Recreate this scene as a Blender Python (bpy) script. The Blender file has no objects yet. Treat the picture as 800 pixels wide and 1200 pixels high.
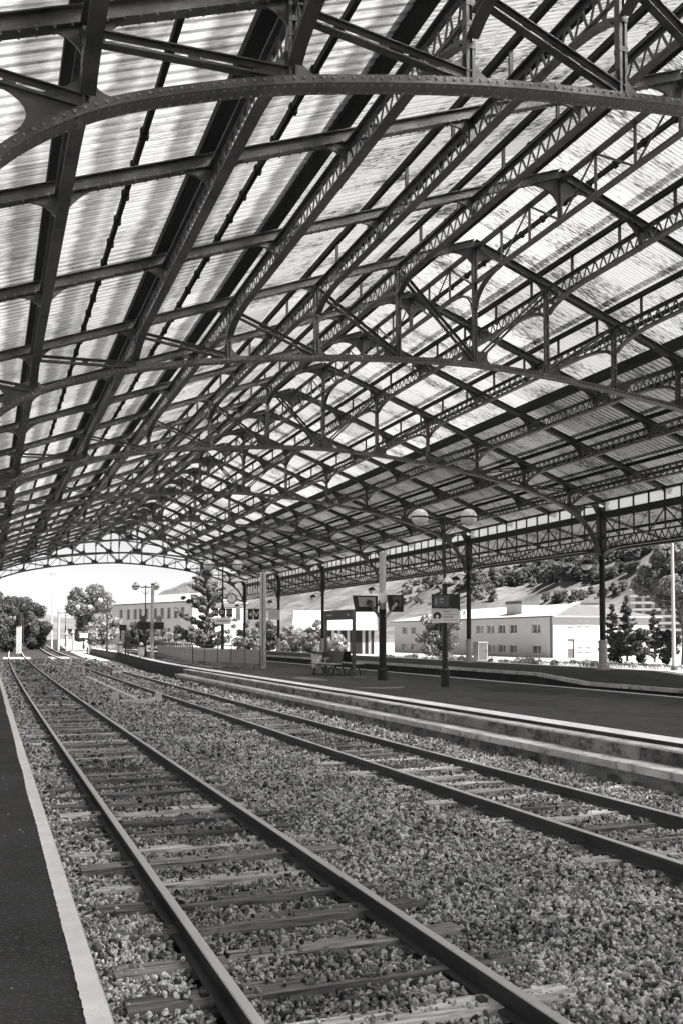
import bpy, math, random
import numpy as np
from mathutils import Vector, Matrix
R = math.radians
rng = np.random.default_rng(7)
random.seed(7)
SC = bpy.context.scene
COL = SC.collection

# ------------------------------------------------------------------ camera
EYE = 2.02                      # above rail top
F, YAW, PITCH, CY = 1095.93, 0.3611, 0.04435, 97.2   # fitted for an 800 x 1200 frame
cam = bpy.data.cameras.new('camera')
cam.sensor_fit = 'VERTICAL'; cam.sensor_height = 36.0; cam.sensor_width = 24.0
cam.lens = F / 1200 * 36.0
cam.shift_y = CY / 1200
cam.clip_start = 0.05; cam.clip_end = 9000
cam_o = bpy.data.objects.new('camera', cam); COL.objects.link(cam_o)
cam_o.location = (0, 0, EYE)
cam_o.rotation_euler = (R(90) + PITCH, 0, -YAW)
SC.camera = cam_o

# ------------------------------------------------------------------ sky, sun, exposure
SUN_EL, SUN_AZ = R(56), R(136)       # azimuth clockwise from +Y (north)
world = bpy.data.worlds.new('World'); SC.world = world
world.use_nodes = True
nt = world.node_tree; nt.nodes.clear()
sky = nt.nodes.new('ShaderNodeTexSky'); sky.sky_type = 'NISHITA'; sky.sun_disc = False
sky.sun_elevation = SUN_EL; sky.sun_rotation = SUN_AZ
sky.dust_density = 0.8; sky.air_density = 0.65
bw = nt.nodes.new('ShaderNodeRGBToBW')          # the photograph is monochrome
bg = nt.nodes.new('ShaderNodeBackground'); bg.inputs['Strength'].default_value = 0.05
wo = nt.nodes.new('ShaderNodeOutputWorld')
nt.links.new(sky.outputs[0], bw.inputs[0]); nt.links.new(bw.outputs[0], bg.inputs['Color'])
nt.links.new(bg.outputs[0], wo.inputs['Surface'])
sl = bpy.data.lights.new('sun', 'SUN'); sl.energy = 4.6; sl.angle = R(0.53); sl.color = (1.0, 0.985, 0.965)
sun = bpy.data.objects.new('sun', sl); COL.objects.link(sun)
sd = Vector((math.sin(SUN_AZ) * math.cos(SUN_EL), math.cos(SUN_AZ) * math.cos(SUN_EL), math.sin(SUN_EL)))
sun.location = sd * 60
sun.rotation_euler = sd.to_track_quat('Z', 'Y').to_euler()
SC.view_settings.view_transform = 'Standard'; SC.view_settings.look = 'None'
SC.view_settings.gamma = 1.0; SC.view_settings.use_curve_mapping = False
SC.view_settings.exposure = 2.1
SC.cycles.use_denoising = True
SC.cycles.max_bounces = 8; SC.cycles.diffuse_bounces = 5; SC.cycles.glossy_bounces = 3
SC.cycles.transmission_bounces = 6; SC.cycles.transparent_max_bounces = 8
SC.cycles.sample_clamp_indirect = 12.0

# ------------------------------------------------------------------ pixel helpers (photo pixels -> place)
_c, _s = math.cos(YAW), math.sin(YAW)
def ray(px, py):
    u = (px - 400) / F; v = -(py - 600 - CY) / F
    cp, sp = math.cos(PITCH), math.sin(PITCH)
    d = cp - v * sp; z = sp + v * cp
    return Vector((u * _c + d * _s, -u * _s + d * _c, z))
def at(px, py, z):
    r = ray(px, py); t = (z - EYE) / r.z
    return Vector((r.x * t, r.y * t, z))
def at_d(px, py, dist):
    r = ray(px, py); t = dist / (r.x * _s + r.y * _c)
    return Vector((r.x * t, r.y * t, EYE + r.z * t))
def at_X(px, py, X):
    r = ray(px, py); t = X / r.x
    return Vector((X, r.y * t, EYE + r.z * t))
def at_Y(px, py, Y):
    r = ray(px, py); t = Y / r.y
    return Vector((r.x * t, Y, EYE + r.z * t))

# ------------------------------------------------------------------ materials (all grey: the picture is black and white)
M = {}
def mat(name, base=0.3, rough=0.7, var=0.25, scale=3.0, stretch=(1, 1, 1), bump=0.0, bscale=40.0,
        metal=0.0, spots=0.0, spot_val=0.05, spot_scale=6.0, spot_lo=0.55, spec=0.3, obj_rand=0.0, detail=6):
    m = bpy.data.materials.new(name); m.use_nodes = True
    n = m.node_tree.nodes; l = m.node_tree.links
    b = n['Principled BSDF']
    b.inputs['Roughness'].default_value = rough; b.inputs['Metallic'].default_value = metal
    b.inputs['Specular IOR Level'].default_value = spec
    geo = n.new('ShaderNodeNewGeometry')
    mp = n.new('ShaderNodeMapping'); mp.inputs['Scale'].default_value = stretch
    l.new(geo.outputs['Position'], mp.inputs['Vector'])
    nz = n.new('ShaderNodeTexNoise'); nz.inputs['Scale'].default_value = scale; nz.inputs['Detail'].default_value = detail
    nz.inputs['Roughness'].default_value = 0.65
    l.new(mp.outputs[0], nz.inputs['Vector'])
    mr = n.new('ShaderNodeMapRange'); mr.inputs[1].default_value = 0.3; mr.inputs[2].default_value = 0.7
    mr.inputs[3].default_value = base * (1 - var); mr.inputs[4].default_value = base * (1 + var)
    l.new(nz.outputs['Fac'], mr.inputs[0])
    val = mr.outputs[0]
    if spots > 0:
        n2 = n.new('ShaderNodeTexNoise'); n2.inputs['Scale'].default_value = spot_scale; n2.inputs['Detail'].default_value = 8
        n2.inputs['Roughness'].default_value = 0.7
        l.new(mp.outputs[0], n2.inputs['Vector'])
        m2 = n.new('ShaderNodeMapRange'); m2.inputs[1].default_value = spot_lo; m2.inputs[2].default_value = spot_lo + 0.1
        m2.inputs[3].default_value = 0; m2.inputs[4].default_value = spots
        l.new(n2.outputs['Fac'], m2.inputs[0])
        mx = n.new('ShaderNodeMix'); mx.data_type = 'FLOAT'
        l.new(m2.outputs[0], mx.inputs[0]); l.new(val, mx.inputs[2]); mx.inputs[3].default_value = spot_val
        val = mx.outputs[0]
    if obj_rand > 0:
        oi = n.new('ShaderNodeObjectInfo')
        m3 = n.new('ShaderNodeMapRange'); m3.inputs[3].default_value = 1 - obj_rand; m3.inputs[4].default_value = 1 + obj_rand
        l.new(oi.outputs['Random'], m3.inputs[0])
        mu = n.new('ShaderNodeMath'); mu.operation = 'MULTIPLY'
        l.new(val, mu.inputs[0]); l.new(m3.outputs[0], mu.inputs[1]); val = mu.outputs[0]
    cc = n.new('ShaderNodeCombineColor')
    l.new(val, cc.inputs[0])
    k2 = n.new('ShaderNodeMath'); k2.operation = 'MULTIPLY'; k2.inputs[1].default_value = 0.985
    l.new(val, k2.inputs[0]); l.new(k2.outputs[0], cc.inputs[1])
    k3 = n.new('ShaderNodeMath'); k3.operation = 'MULTIPLY'; k3.inputs[1].default_value = 0.975
    l.new(val, k3.inputs[0]); l.new(k3.outputs[0], cc.inputs[2])
    l.new(cc.outputs[0], b.inputs['Base Color'])
    if bump > 0:
        n4 = n.new('ShaderNodeTexNoise'); n4.inputs['Scale'].default_value = bscale; n4.inputs['Detail'].default_value = 5
        l.new(mp.outputs[0], n4.inputs['Vector'])
        bp = n.new('ShaderNodeBump'); bp.inputs['Strength'].default_value = bump; bp.inputs['Distance'].default_value = 0.02
        l.new(n4.outputs['Fac'], bp.inputs['Height']); l.new(bp.outputs[0], b.inputs['Normal'])
    M[name] = m
    return m

mat('iron', 0.07, 0.40, 0.5, 2.5, bump=0.3, bscale=60, spots=0.9, spot_val=0.04, spot_scale=4, spot_lo=0.52, spec=0.4)
mat('iron_dark', 0.022, 0.6, 0.4, 3, bump=0.2, bscale=50)
mat('timber_dark', 0.02, 0.85, 0.4, 4, stretch=(1, 0.15, 1), bump=0.4, bscale=60)
mat('sheet_metal', 0.34, 0.5, 0.3, 0.8)
mat('asphalt', 0.048, 0.85, 0.55, 1.6, bump=1.0, bscale=110, spots=0.9, spot_val=0.13, spot_scale=42, spot_lo=0.53, detail=12)
mat('white_paint', 0.86, 0.7, 0.12, 5, spots=0.7, spot_val=0.25, spot_scale=14, spot_lo=0.66, bump=0.3, bscale=150)
mat('concrete', 0.58, 0.85, 0.3, 2.2, bump=0.5, bscale=45, spots=0.8, spot_val=0.14, spot_scale=3.5, spot_lo=0.54, obj_rand=0.12)
mat('old_wall', 0.26, 0.9, 0.4, 2.0, stretch=(1, 1, 1.8), bump=0.7, bscale=22, spots=0.85, spot_val=0.06, spot_scale=2.6, spot_lo=0.5, obj_rand=0.25)
mat('rail_steel', 0.075, 0.6, 0.4, 3, stretch=(1, 0.3, 1), bump=0.3, bscale=60)
mat('rail_head', 0.72, 0.35, 0.12, 3, stretch=(1, 0.05, 1), metal=0.25)
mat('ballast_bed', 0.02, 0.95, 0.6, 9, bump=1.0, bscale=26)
mat('ground', 0.30, 0.95, 0.35, 0.6, bump=0.5, bscale=8, spots=0.5, spot_val=0.16, spot_scale=0.5)
mat('yard', 0.3, 0.95, 0.25, 0.8, bump=0.4, bscale=10, spots=0.4, spot_val=0.25, spot_scale=0.7)
mat('far_hill', 0.10, 0.95, 0.4, 0.01)
mat('plaster', 0.45, 0.85, 0.06, 0.5, spots=0.2, spot_val=0.55, spot_scale=0.8)
mat('plaster_grey', 0.50, 0.85, 0.1, 0.5, spots=0.3, spot_val=0.36, spot_scale=0.6)
mat('roof_pale', 0.34, 0.6, 0.12, 1.0, stretch=(1, 6, 1))
mat('roof_dark', 0.10, 0.8, 0.3, 2)
mat('glass_dark', 0.05, 0.12, 0.3, 0.5, spec=0.6)
mat('frame_white', 0.7, 0.6, 0.05, 3)
mat('frame_grey', 0.35, 0.6, 0.1, 3)
mat('black_box', 0.03, 0.45, 0.3, 5)
mat('screen_glass', 0.02, 0.15, 0.1, 5, spec=0.6)
mat('sign_white', 0.85, 0.5, 0.08, 4)
mat('sign_black', 0.02, 0.5, 0.1, 4)
mat('post_pale', 0.5, 0.5, 0.2, 4, spots=0.5, spot_val=0.2, spot_scale=8)
mat('post_mid', 0.09, 0.5, 0.25, 4)
mat('pedestal', 0.42, 0.7, 0.15, 3, bump=0.2)
mat('hill', 0.10, 0.95, 0.6, 0.03, spots=0.8, spot_val=0.06, spot_scale=0.045, spot_lo=0.5, detail=12)
mat('bark', 0.09, 0.9, 0.4, 6, stretch=(1, 1, 0.3), bump=0.6, bscale=20)
mat('bag', 0.75, 0.4, 0.15, 10)
mat('bench_dark', 0.06, 0.5, 0.3, 6)
mat('bench_pale', 0.45, 0.5, 0.2, 6)

def sleeper_material():
    m = bpy.data.materials.new('sleeper_wood'); m.use_nodes = True
    n = m.node_tree.nodes; l = m.node_tree.links; b = n['Principled BSDF']
    b.inputs['Roughness'].default_value = 0.9; b.inputs['Specular IOR Level'].default_value = 0.2
    tc = n.new('ShaderNodeNewGeometry'); mp = n.new('ShaderNodeMapping'); mp.inputs['Scale'].default_value = (1.3, 16, 16)
    l.new(tc.outputs['Position'], mp.inputs['Vector'])
    nz = n.new('ShaderNodeTexNoise'); nz.inputs['Scale'].default_value = 1.6; nz.inputs['Detail'].default_value = 8; nz.inputs['Roughness'].default_value = 0.7
    l.new(mp.outputs[0], nz.inputs['Vector'])
    cr = n.new('ShaderNodeValToRGB')
    cr.color_ramp.elements[0].position = 0.32; cr.color_ramp.elements[0].color = (0.035, 0.034, 0.034, 1)
    cr.color_ramp.elements[1].position = 0.7; cr.color_ramp.elements[1].color = (0.62, 0.615, 0.61, 1)
    l.new(nz.outputs['Fac'], cr.inputs[0])
    oi = n.new('ShaderNodeObjectInfo')
    mr = n.new('ShaderNodeMapRange'); mr.inputs[3].default_value = 0.55; mr.inputs[4].default_value = 2.6
    pw = n.new('ShaderNodeMath'); pw.operation = 'POWER'; pw.inputs[1].default_value = 1.8
    l.new(oi.outputs['Random'], pw.inputs[0]); l.new(pw.outputs[0], mr.inputs[0])
    mx = n.new('ShaderNodeVectorMath'); mx.operation = 'SCALE'
    l.new(cr.outputs[0], mx.inputs[0]); l.new(mr.outputs[0], mx.inputs['Scale'])
    l.new(mx.outputs[0], b.inputs['Base Color'])
    bp = n.new('ShaderNodeBump'); bp.inputs['Strength'].default_value = 0.8; bp.inputs['Distance'].default_value = 0.02
    l.new(nz.outputs['Fac'], bp.inputs['Height']); l.new(bp.outputs[0], b.inputs['Normal'])
    M['sleeper'] = m
sleeper_material()

def stone_material():
    m = bpy.data.materials.new('ballast_stone'); m.use_nodes = True
    n = m.node_tree.nodes; l = m.node_tree.links; b = n['Principled BSDF']
    b.inputs['Roughness'].default_value = 0.85; b.inputs['Specular IOR Level'].default_value = 0.25
    oi = n.new('ShaderNodeObjectInfo')
    cr = n.new('ShaderNodeValToRGB'); e = cr.color_ramp.elements
    e[0].position = 0.0; e[0].color = (0.03, 0.029, 0.029, 1)
    e[1].position = 1.0; e[1].color = (0.96, 0.95, 0.94, 1)
    x = e.new(0.46); x.color = (0.42, 0.415, 0.415, 1)
    x = e.new(0.78); x.color = (0.86, 0.855, 0.85, 1)
    l.new(oi.outputs['Random'], cr.inputs[0])
    geo = n.new('ShaderNodeNewGeometry')
    nz = n.new('ShaderNodeTexNoise'); nz.inputs['Scale'].default_value = 70; nz.inputs['Detail'].default_value = 4
    l.new(geo.outputs['Position'], nz.inputs['Vector'])
    big = n.new('ShaderNodeTexNoise'); big.inputs['Scale'].default_value = 0.9; big.inputs['Detail'].default_value = 5
    l.new(geo.outputs['Position'], big.inputs['Vector'])
    a = n.new('ShaderNodeMapRange'); a.inputs[1].default_value = 0.3; a.inputs[2].default_value = 0.7; a.inputs[3].default_value = 0.35; a.inputs[4].default_value = 1.5
    l.new(nz.outputs['Fac'], a.inputs[0])
    a2 = n.new('ShaderNodeMapRange'); a2.inputs[1].default_value = 0.33; a2.inputs[2].default_value = 0.67; a2.inputs[3].default_value = 0.7; a2.inputs[4].default_value = 1.2
    l.new(big.outputs['Fac'], a2.inputs[0])
    mu = n.new('ShaderNodeMath'); mu.operation = 'MULTIPLY'; l.new(a.outputs[0], mu.inputs[0]); l.new(a2.outputs[0], mu.inputs[1])
    def mth(op, a_, b_=None, c_=None):
        q = n.new('ShaderNodeMath'); q.operation = op
        for i_, v_ in enumerate((a_, b_, c_)):
            if v_ is None: continue
            if isinstance(v_, (int, float)): q.inputs[i_].default_value = v_
            else: l.new(v_, q.inputs[i_])
        return q.outputs[0]
    sp = n.new('ShaderNodeSeparateXYZ'); l.new(geo.outputs['Position'], sp.inputs[0])
    cur = mth('MULTIPLY', sp.outputs[1], mth('MULTIPLY_ADD', sp.outputs[1], 0.00012, -0.005478))
    across = mth('SUBTRACT', sp.outputs[0], cur)
    tot = mu.outputs[0]
    for xc in (1.382 + .75, 5.866 + .75):
        dd = mth('ADD', mth('ABSOLUTE', mth('SUBTRACT', across, xc)), mth('MULTIPLY_ADD', big.outputs['Fac'], 0.9, -0.45))
        rg = n.new('ShaderNodeMapRange'); rg.inputs[1].default_value = 0.25; rg.inputs[2].default_value = 0.75; rg.inputs[3].default_value = 0.62; rg.inputs[4].default_value = 1.0
        l.new(dd, rg.inputs[0]); tot = mth('MULTIPLY', tot, rg.outputs[0])
    sc = n.new('ShaderNodeVectorMath'); sc.operation = 'SCALE'
    l.new(cr.outputs[0], sc.inputs[0]); l.new(tot, sc.inputs['Scale'])
    l.new(sc.outputs[0], b.inputs['Base Color'])
    M['stone'] = m
stone_material()

def sheet_material(name, trans, refl, stain, band, fwd=0.0):
    """translucent corrugated roofing; streaky dirt that runs down the slope, soft darker bands along the purlins"""
    m = bpy.data.materials.new(name); m.use_nodes = True
    n = m.node_tree.nodes; l = m.node_tree.links
    n.remove(n['Principled BSDF']); out = n['Material Output']
    geo = n.new('ShaderNodeNewGeometry')
    mp = n.new('ShaderNodeMapping'); mp.inputs['Scale'].default_value = (3.6, 22.0, 3.6)
    l.new(geo.outputs['Position'], mp.inputs['Vector'])
    nz = n.new('ShaderNodeTexNoise'); nz.inputs['Scale'].default_value = 1.3; nz.inputs['Detail'].default_value = 9; nz.inputs['Roughness'].default_value = 0.7
    l.new(mp.outputs[0], nz.inputs['Vector'])
    mp2 = n.new('ShaderNodeMapping'); mp2.inputs['Scale'].default_value = (0.45, 1.1, 0.45)
    l.new(geo.outputs['Position'], mp2.inputs['Vector'])
    big = n.new('ShaderNodeTexNoise'); big.inputs['Scale'].default_value = 1.0; big.inputs['Detail'].default_value = 4
    l.new(mp2.outputs[0], big.inputs['Vector'])
    add = n.new('ShaderNodeMath'); add.operation = 'ADD'
    hb = n.new('ShaderNodeMath'); hb.operation = 'MULTIPLY'; hb.inputs[1].default_value = 0.55
    l.new(big.outputs['Fac'], hb.inputs[0])
    l.new(nz.outputs['Fac'], add.inputs[0]); l.new(hb.outputs[0], add.inputs[1])
    st = n.new('ShaderNodeMapRange'); st.inputs[1].default_value = 0.79; st.inputs[2].default_value = 0.90
    st.inputs[3].default_value = 1.0; st.inputs[4].default_value = 1.0 - stain
    l.new(add.outputs[0], st.inputs[0])
    val = st.outputs[0]
    # fine rib lines
    wv = n.new('ShaderNodeTexWave'); wv.wave_type = 'BANDS'; wv.bands_direction = 'Y'; wv.inputs['Scale'].default_value = 1.571 if band > 0 else 3.14
    wv.inputs['Distortion'].default_value = 0.0; wv.inputs['Detail'].default_value = 0
    l.new(geo.outputs['Position'], wv.inputs['Vector'])
    wr = n.new('ShaderNodeValToRGB'); we = wr.color_ramp.elements
    we[0].position = 0.0; we[0].color = (0.55, 0.55, 0.55, 1); we[1].position = 1.0; we[1].color = (1.06, 1.06, 1.06, 1)
    for p, v in ((0.10, 0.62), (0.22, 0.98), (0.55, 0.90), (0.86, 0.86), (0.93, 1.06)):
        k = we.new(p); k.color = (v, v, v, 1)
    l.new(wv.outputs['Fac'], wr.inputs[0])
    mu = n.new('ShaderNodeMath'); mu.operation = 'MULTIPLY'; l.new(val, mu.inputs[0]); l.new(wr.outputs[0], mu.inputs[1]); val = mu.outputs[0]
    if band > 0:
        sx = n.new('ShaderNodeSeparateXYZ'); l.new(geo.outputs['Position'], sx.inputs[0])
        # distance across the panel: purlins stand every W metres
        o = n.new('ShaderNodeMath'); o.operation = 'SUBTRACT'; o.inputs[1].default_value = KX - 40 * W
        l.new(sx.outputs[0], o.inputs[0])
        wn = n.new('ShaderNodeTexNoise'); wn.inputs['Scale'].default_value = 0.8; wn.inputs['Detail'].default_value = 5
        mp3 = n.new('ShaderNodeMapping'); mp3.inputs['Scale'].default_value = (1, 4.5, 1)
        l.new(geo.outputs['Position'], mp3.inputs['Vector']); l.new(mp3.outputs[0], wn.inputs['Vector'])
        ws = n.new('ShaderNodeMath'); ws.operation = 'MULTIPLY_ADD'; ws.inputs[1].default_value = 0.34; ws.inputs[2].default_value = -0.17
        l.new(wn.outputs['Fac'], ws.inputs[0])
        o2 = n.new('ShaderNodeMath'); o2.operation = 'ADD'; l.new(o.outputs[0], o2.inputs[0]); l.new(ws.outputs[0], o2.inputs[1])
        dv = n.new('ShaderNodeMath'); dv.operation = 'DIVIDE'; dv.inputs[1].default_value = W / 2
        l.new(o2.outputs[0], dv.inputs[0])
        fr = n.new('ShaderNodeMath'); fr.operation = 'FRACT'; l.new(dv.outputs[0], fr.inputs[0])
        cr = n.new('ShaderNodeValToRGB'); e = cr.color_ramp.elements  # tone dips in soft darker bands parallel to the purlins
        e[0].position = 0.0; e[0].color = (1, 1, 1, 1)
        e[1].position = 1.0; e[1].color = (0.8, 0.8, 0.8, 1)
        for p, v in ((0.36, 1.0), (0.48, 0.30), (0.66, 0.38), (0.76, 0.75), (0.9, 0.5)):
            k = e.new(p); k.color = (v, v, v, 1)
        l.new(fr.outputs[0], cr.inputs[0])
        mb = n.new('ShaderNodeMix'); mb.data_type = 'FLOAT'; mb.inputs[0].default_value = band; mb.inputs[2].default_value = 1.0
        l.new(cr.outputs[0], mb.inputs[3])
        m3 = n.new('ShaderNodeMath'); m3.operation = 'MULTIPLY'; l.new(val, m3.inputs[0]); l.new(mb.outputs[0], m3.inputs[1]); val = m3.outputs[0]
    oi = n.new('ShaderNodeObjectInfo')
    orr = n.new('ShaderNodeMapRange'); orr.inputs[3].default_value = 0.68; orr.inputs[4].default_value = 1.05
    l.new(oi.outputs['Random'], orr.inputs[0])
    mo = n.new('ShaderNodeMath'); mo.operation = 'MULTIPLY'; l.new(val, mo.inputs[0]); l.new(orr.outputs[0], mo.inputs[1]); val = mo.outputs[0]
    tr = n.new('ShaderNodeBsdfTranslucent'); df = n.new('ShaderNodeBsdfDiffuse')
    for node, k in ((tr, trans), (df, refl)):
        s = n.new('ShaderNodeMath'); s.operation = 'MULTIPLY'; s.inputs[1].default_value = k
        l.new(val, s.inputs[0]); l.new(s.outputs[0], node.inputs['Color'])
    ad = n.new('ShaderNodeAddShader'); l.new(tr.outputs[0], ad.inputs[0]); l.new(df.outputs[0], ad.inputs[1])
    if fwd > 0:                      # plastic sheet also passes light on, scattered around its first direction
        rf_ = n.new('ShaderNodeBsdfRefraction'); rf_.inputs['Roughness'].default_value = 0.62; rf_.inputs['IOR'].default_value = 1.45
        s = n.new('ShaderNodeMath'); s.operation = 'MULTIPLY'; s.inputs[1].default_value = fwd
        l.new(val, s.inputs[0]); l.new(s.outputs[0], rf_.inputs['Color'])
        ad2 = n.new('ShaderNodeAddShader'); l.new(ad.outputs[0], ad2.inputs[0]); l.new(rf_.outputs[0], ad2.inputs[1]); ad = ad2
    l.new(ad.outputs[0], out.inputs['Surface'])
    M[name] = m

def leaf_material(name, lo, hi):
    m = bpy.data.materials.new(name); m.use_nodes = True
    n = m.node_tree.nodes; l = m.node_tree.links
    n.remove(n['Principled BSDF']); out = n['Material Output']
    geo = n.new('ShaderNodeNewGeometry')
    mr = n.new('ShaderNodeMapRange'); mr.inputs[3].default_value = lo; mr.inputs[4].default_value = hi
    l.new(geo.outputs['Random Per Island'], mr.inputs[0])
    df = n.new('ShaderNodeBsdfDiffuse'); tr = n.new('ShaderNodeBsdfTranslucent')
    l.new(mr.outputs[0], df.inputs[0])
    h = n.new('ShaderNodeMath'); h.operation = 'MULTIPLY'; h.inputs[1].default_value = 0.6
    l.new(mr.outputs[0], h.inputs[0]); l.new(h.outputs[0], tr.inputs[0])
    ad = n.new('ShaderNodeAddShader'); l.new(df.outputs[0], ad.inputs[0]); l.new(tr.outputs[0], ad.inputs[1])
    l.new(ad.outputs[0], out.inputs['Surface']); M[name] = m
leaf_material('leaf', 0.07, 0.16)
leaf_material('leaf_dark', 0.03, 0.085)
leaf_material('leaf_pale', 0.12, 0.26)
leaf_material('grass', 0.16, 0.36)

def globe_material():
    m = bpy.data.materials.new('lamp_globe'); m.use_nodes = True
    n = m.node_tree.nodes; l = m.node_tree.links
    b = n['Principled BSDF']; b.inputs['Base Color'].default_value = (0.9, 0.89, 0.88, 1)
    b.inputs['Roughness'].default_value = 0.18; b.inputs['Specular IOR Level'].default_value = 0.5
    t = n.new('ShaderNodeBsdfTranslucent'); t.inputs[0].default_value = (0.7, 0.7, 0.69, 1)
    mx = n.new('ShaderNodeMixShader'); mx.inputs[0].default_value = 0.25
    l.new(b.outputs[0], mx.inputs[1]); l.new(t.outputs[0], mx.inputs[2]); l.new(mx.outputs[0], n['Material Output'].inputs['Surface'])
    M['globe'] = m
globe_material()

# ------------------------------------------------------------------ mesh builder
class MB:
    def __init__(s): s.v = []; s.f = []
    def quadbox(s, c8):
        b = len(s.v); s.v += [tuple(p) for p in c8]
        for q in ((0, 3, 2, 1), (4, 5, 6, 7), (0, 1, 5, 4), (1, 2, 6, 5), (2, 3, 7, 6), (3, 0, 4, 7)):
            s.f.append(tuple(b + i for i in q))
        return s
    def box(s, x0, x1, y0, y1, z0, z1):
        return s.quadbox([(x0, y0, z0), (x1, y0, z0), (x1, y1, z0), (x0, y1, z0), (x0, y0, z1), (x1, y0, z1), (x1, y1, z1), (x0, y1, z1)])
    def bar(s, p0, p1, w, h, up=(0, 0, 1)):
        p0 = Vector(p0); p1 = Vector(p1); d = (p1 - p0).normalized(); up = Vector(up)
        sd_ = d.cross(up)
        if sd_.length < 1e-4: sd_ = d.cross(Vector((1, 0, 0)))
        sd_.normalize(); u = sd_.cross(d).normalized()
        a = sd_ * w / 2; c = u * h / 2
        return s.quadbox([p0 - a - c, p0 + a - c, p0 + a + c, p0 - a + c, p1 - a - c, p1 + a - c, p1 + a + c, p1 - a + c])
    def tube(s, pts, rad, n=8, caps=True):
        pts = [Vector(p) for p in pts]
        if not hasattr(rad, '__len__'): rad = [rad] * len(pts)
        b = len(s.v); ref = None
        for i, p in enumerate(pts):
            t = (pts[min(i + 1, len(pts) - 1)] - pts[max(i - 1, 0)]).normalized()
            if ref is None: ref = t.cross(Vector((0, 0, 1)) if abs(t.z) < 0.9 else Vector((1, 0, 0))).normalized()
            a = (ref - t * ref.dot(t)).normalized(); ref = a; c = t.cross(a)
            for k in range(n):
                g = 2 * math.pi * k / n
                s.v.append(tuple(p + (a * math.cos(g) + c * math.sin(g)) * rad[i]))
        for i in range(len(pts) - 1):
            for k in range(n):
                k2 = (k + 1) % n
                s.f.append((b + i * n + k, b + i * n + k2, b + (i + 1) * n + k2, b + (i + 1) * n + k))
        if caps:
            s.f.append(tuple(b + k for k in reversed(range(n)))); e = b + (len(pts) - 1) * n
            s.f.append(tuple(e + k for k in range(n)))
        return s
    def lathe(s, prof, c=(0, 0, 0), n=16):
        b = len(s.v)
        for r, z in prof:
            for k in range(n):
                g = 2 * math.pi * k / n
                s.v.append((c[0] + r * math.cos(g), c[1] + r * math.sin(g), c[2] + z))
        for i in range(len(prof) - 1):
            for k in range(n):
                k2 = (k + 1) % n
                s.f.append((b + i * n + k, b + i * n + k2, b + (i + 1) * n + k2, b + (i + 1) * n + k))
        s.f.append(tuple(b + k for k in reversed(range(n)))); e = b + (len(prof) - 1) * n
        s.f.append(tuple(e + k for k in range(n)))
        return s
    def prism(s, poly, axis, a, c):
        """polygon (2D) extruded along an axis between a and c; the other two axes take the 2D coordinates in order"""
        b = len(s.v); n = len(poly)
        for t in (a, c):
            for (p, q) in poly:
                s.v.append({'x': (t, p, q), 'y': (p, t, q), 'z': (p, q, t)}[axis])
        s.f.append(tuple(b + i for i in range(n))); s.f.append(tuple(b + n + i for i in reversed(range(n))))
        for i in range(n):
            j = (i + 1) % n
            s.f.append((b + i, b + n + i, b + n + j, b + j))
        return s
    def sweep(s, path, sec, side, caps=True):
        """section (s, n) swept along a planar path; side = constant vector, n = normal in the plane (upward)"""
        side = Vector(side); path = [Vector(p) for p in path]; n = len(sec); b = len(s.v)
        for i, p in enumerate(path):
            t = (path[min(i + 1, len(path) - 1)] - path[max(i - 1, 0)]).normalized()
            nn = side.cross(t)
            if nn.z < 0: nn = -nn
            for (a, c) in sec: s.v.append(tuple(p + side * a + nn * c))
        for i in range(len(path) - 1):
            for k in range(n):
                k2 = (k + 1) % n
                s.f.append((b + i * n + k, b + i * n + k2, b + (i + 1) * n + k2, b + (i + 1) * n + k))
        if caps:
            s.f.append(tuple(b + k for k in reversed(range(n)))); e = b + (len(path) - 1) * n
            s.f.append(tuple(e + k for k in range(n)))
        return s
    def quad(s, a, b_, c, d):
        k = len(s.v); s.v += [tuple(a), tuple(b_), tuple(c), tuple(d)]; s.f.append((k, k + 1, k + 2, k + 3)); return s
    def mesh(s, name, m, smooth=False):
        me = bpy.data.meshes.new(name); me.from_pydata(s.v, [], s.f)
        if m: me.materials.append(M[m])
        if smooth: me.polygons.foreach_set('use_smooth', [True] * len(me.polygons))
        me.update(); return me

def np_mesh(name, v, f, m, smooth=False):
    """v (N,3), f (K,4) or (K,3) arrays"""
    me = bpy.data.meshes.new(name); k = f.shape[1]
    me.vertices.add(len(v)); me.vertices.foreach_set('co', np.asarray(v, np.float32).ravel())
    me.loops.add(f.size); me.loops.foreach_set('vertex_index', f.astype(np.int32).ravel())
    me.polygons.add(len(f)); me.polygons.foreach_set('loop_start', np.arange(0, f.size, k, dtype=np.int32))
    if smooth: me.polygons.foreach_set('use_smooth', np.ones(len(f), bool))
    me.materials.append(M[m]); me.update(calc_edges=True); me.validate(); return me

def obj(name, me, parent=None, loc=(0, 0, 0), rz=0.0, smooth=False, m=None):
    if isinstance(me, MB): me = me.mesh(name, m, smooth)
    o = bpy.data.objects.new(name, me); COL.objects.link(o)
    o.location = loc
    if rz: o.rotation_euler = (0, 0, rz)
    if parent: o.parent = parent
    return o
def thing(name, label, cat, loc=(0, 0, 0), rz=0.0, group=None):
    o = bpy.data.objects.new(name, None); COL.objects.link(o); o.empty_display_size = 0.2
    o.location = loc; o.rotation_euler = (0, 0, rz)
    return tag(o, label, cat, group)
def tag(o, label, cat, group=None):
    o['label'] = label; o['category'] = cat
    if group: o['group'] = group
    return o
def struct(o): o['kind'] = 'structure'; return o
def stuff(o): o['kind'] = 'stuff'; return o
def part(name, parent, loc=(0, 0, 0), rz=0):
    o = bpy.data.objects.new(name, None); COL.objects.link(o); o.empty_display_size = 0.1
    o.parent = parent; o.location = loc; o.rotation_euler = (0, 0, rz); return o
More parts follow.
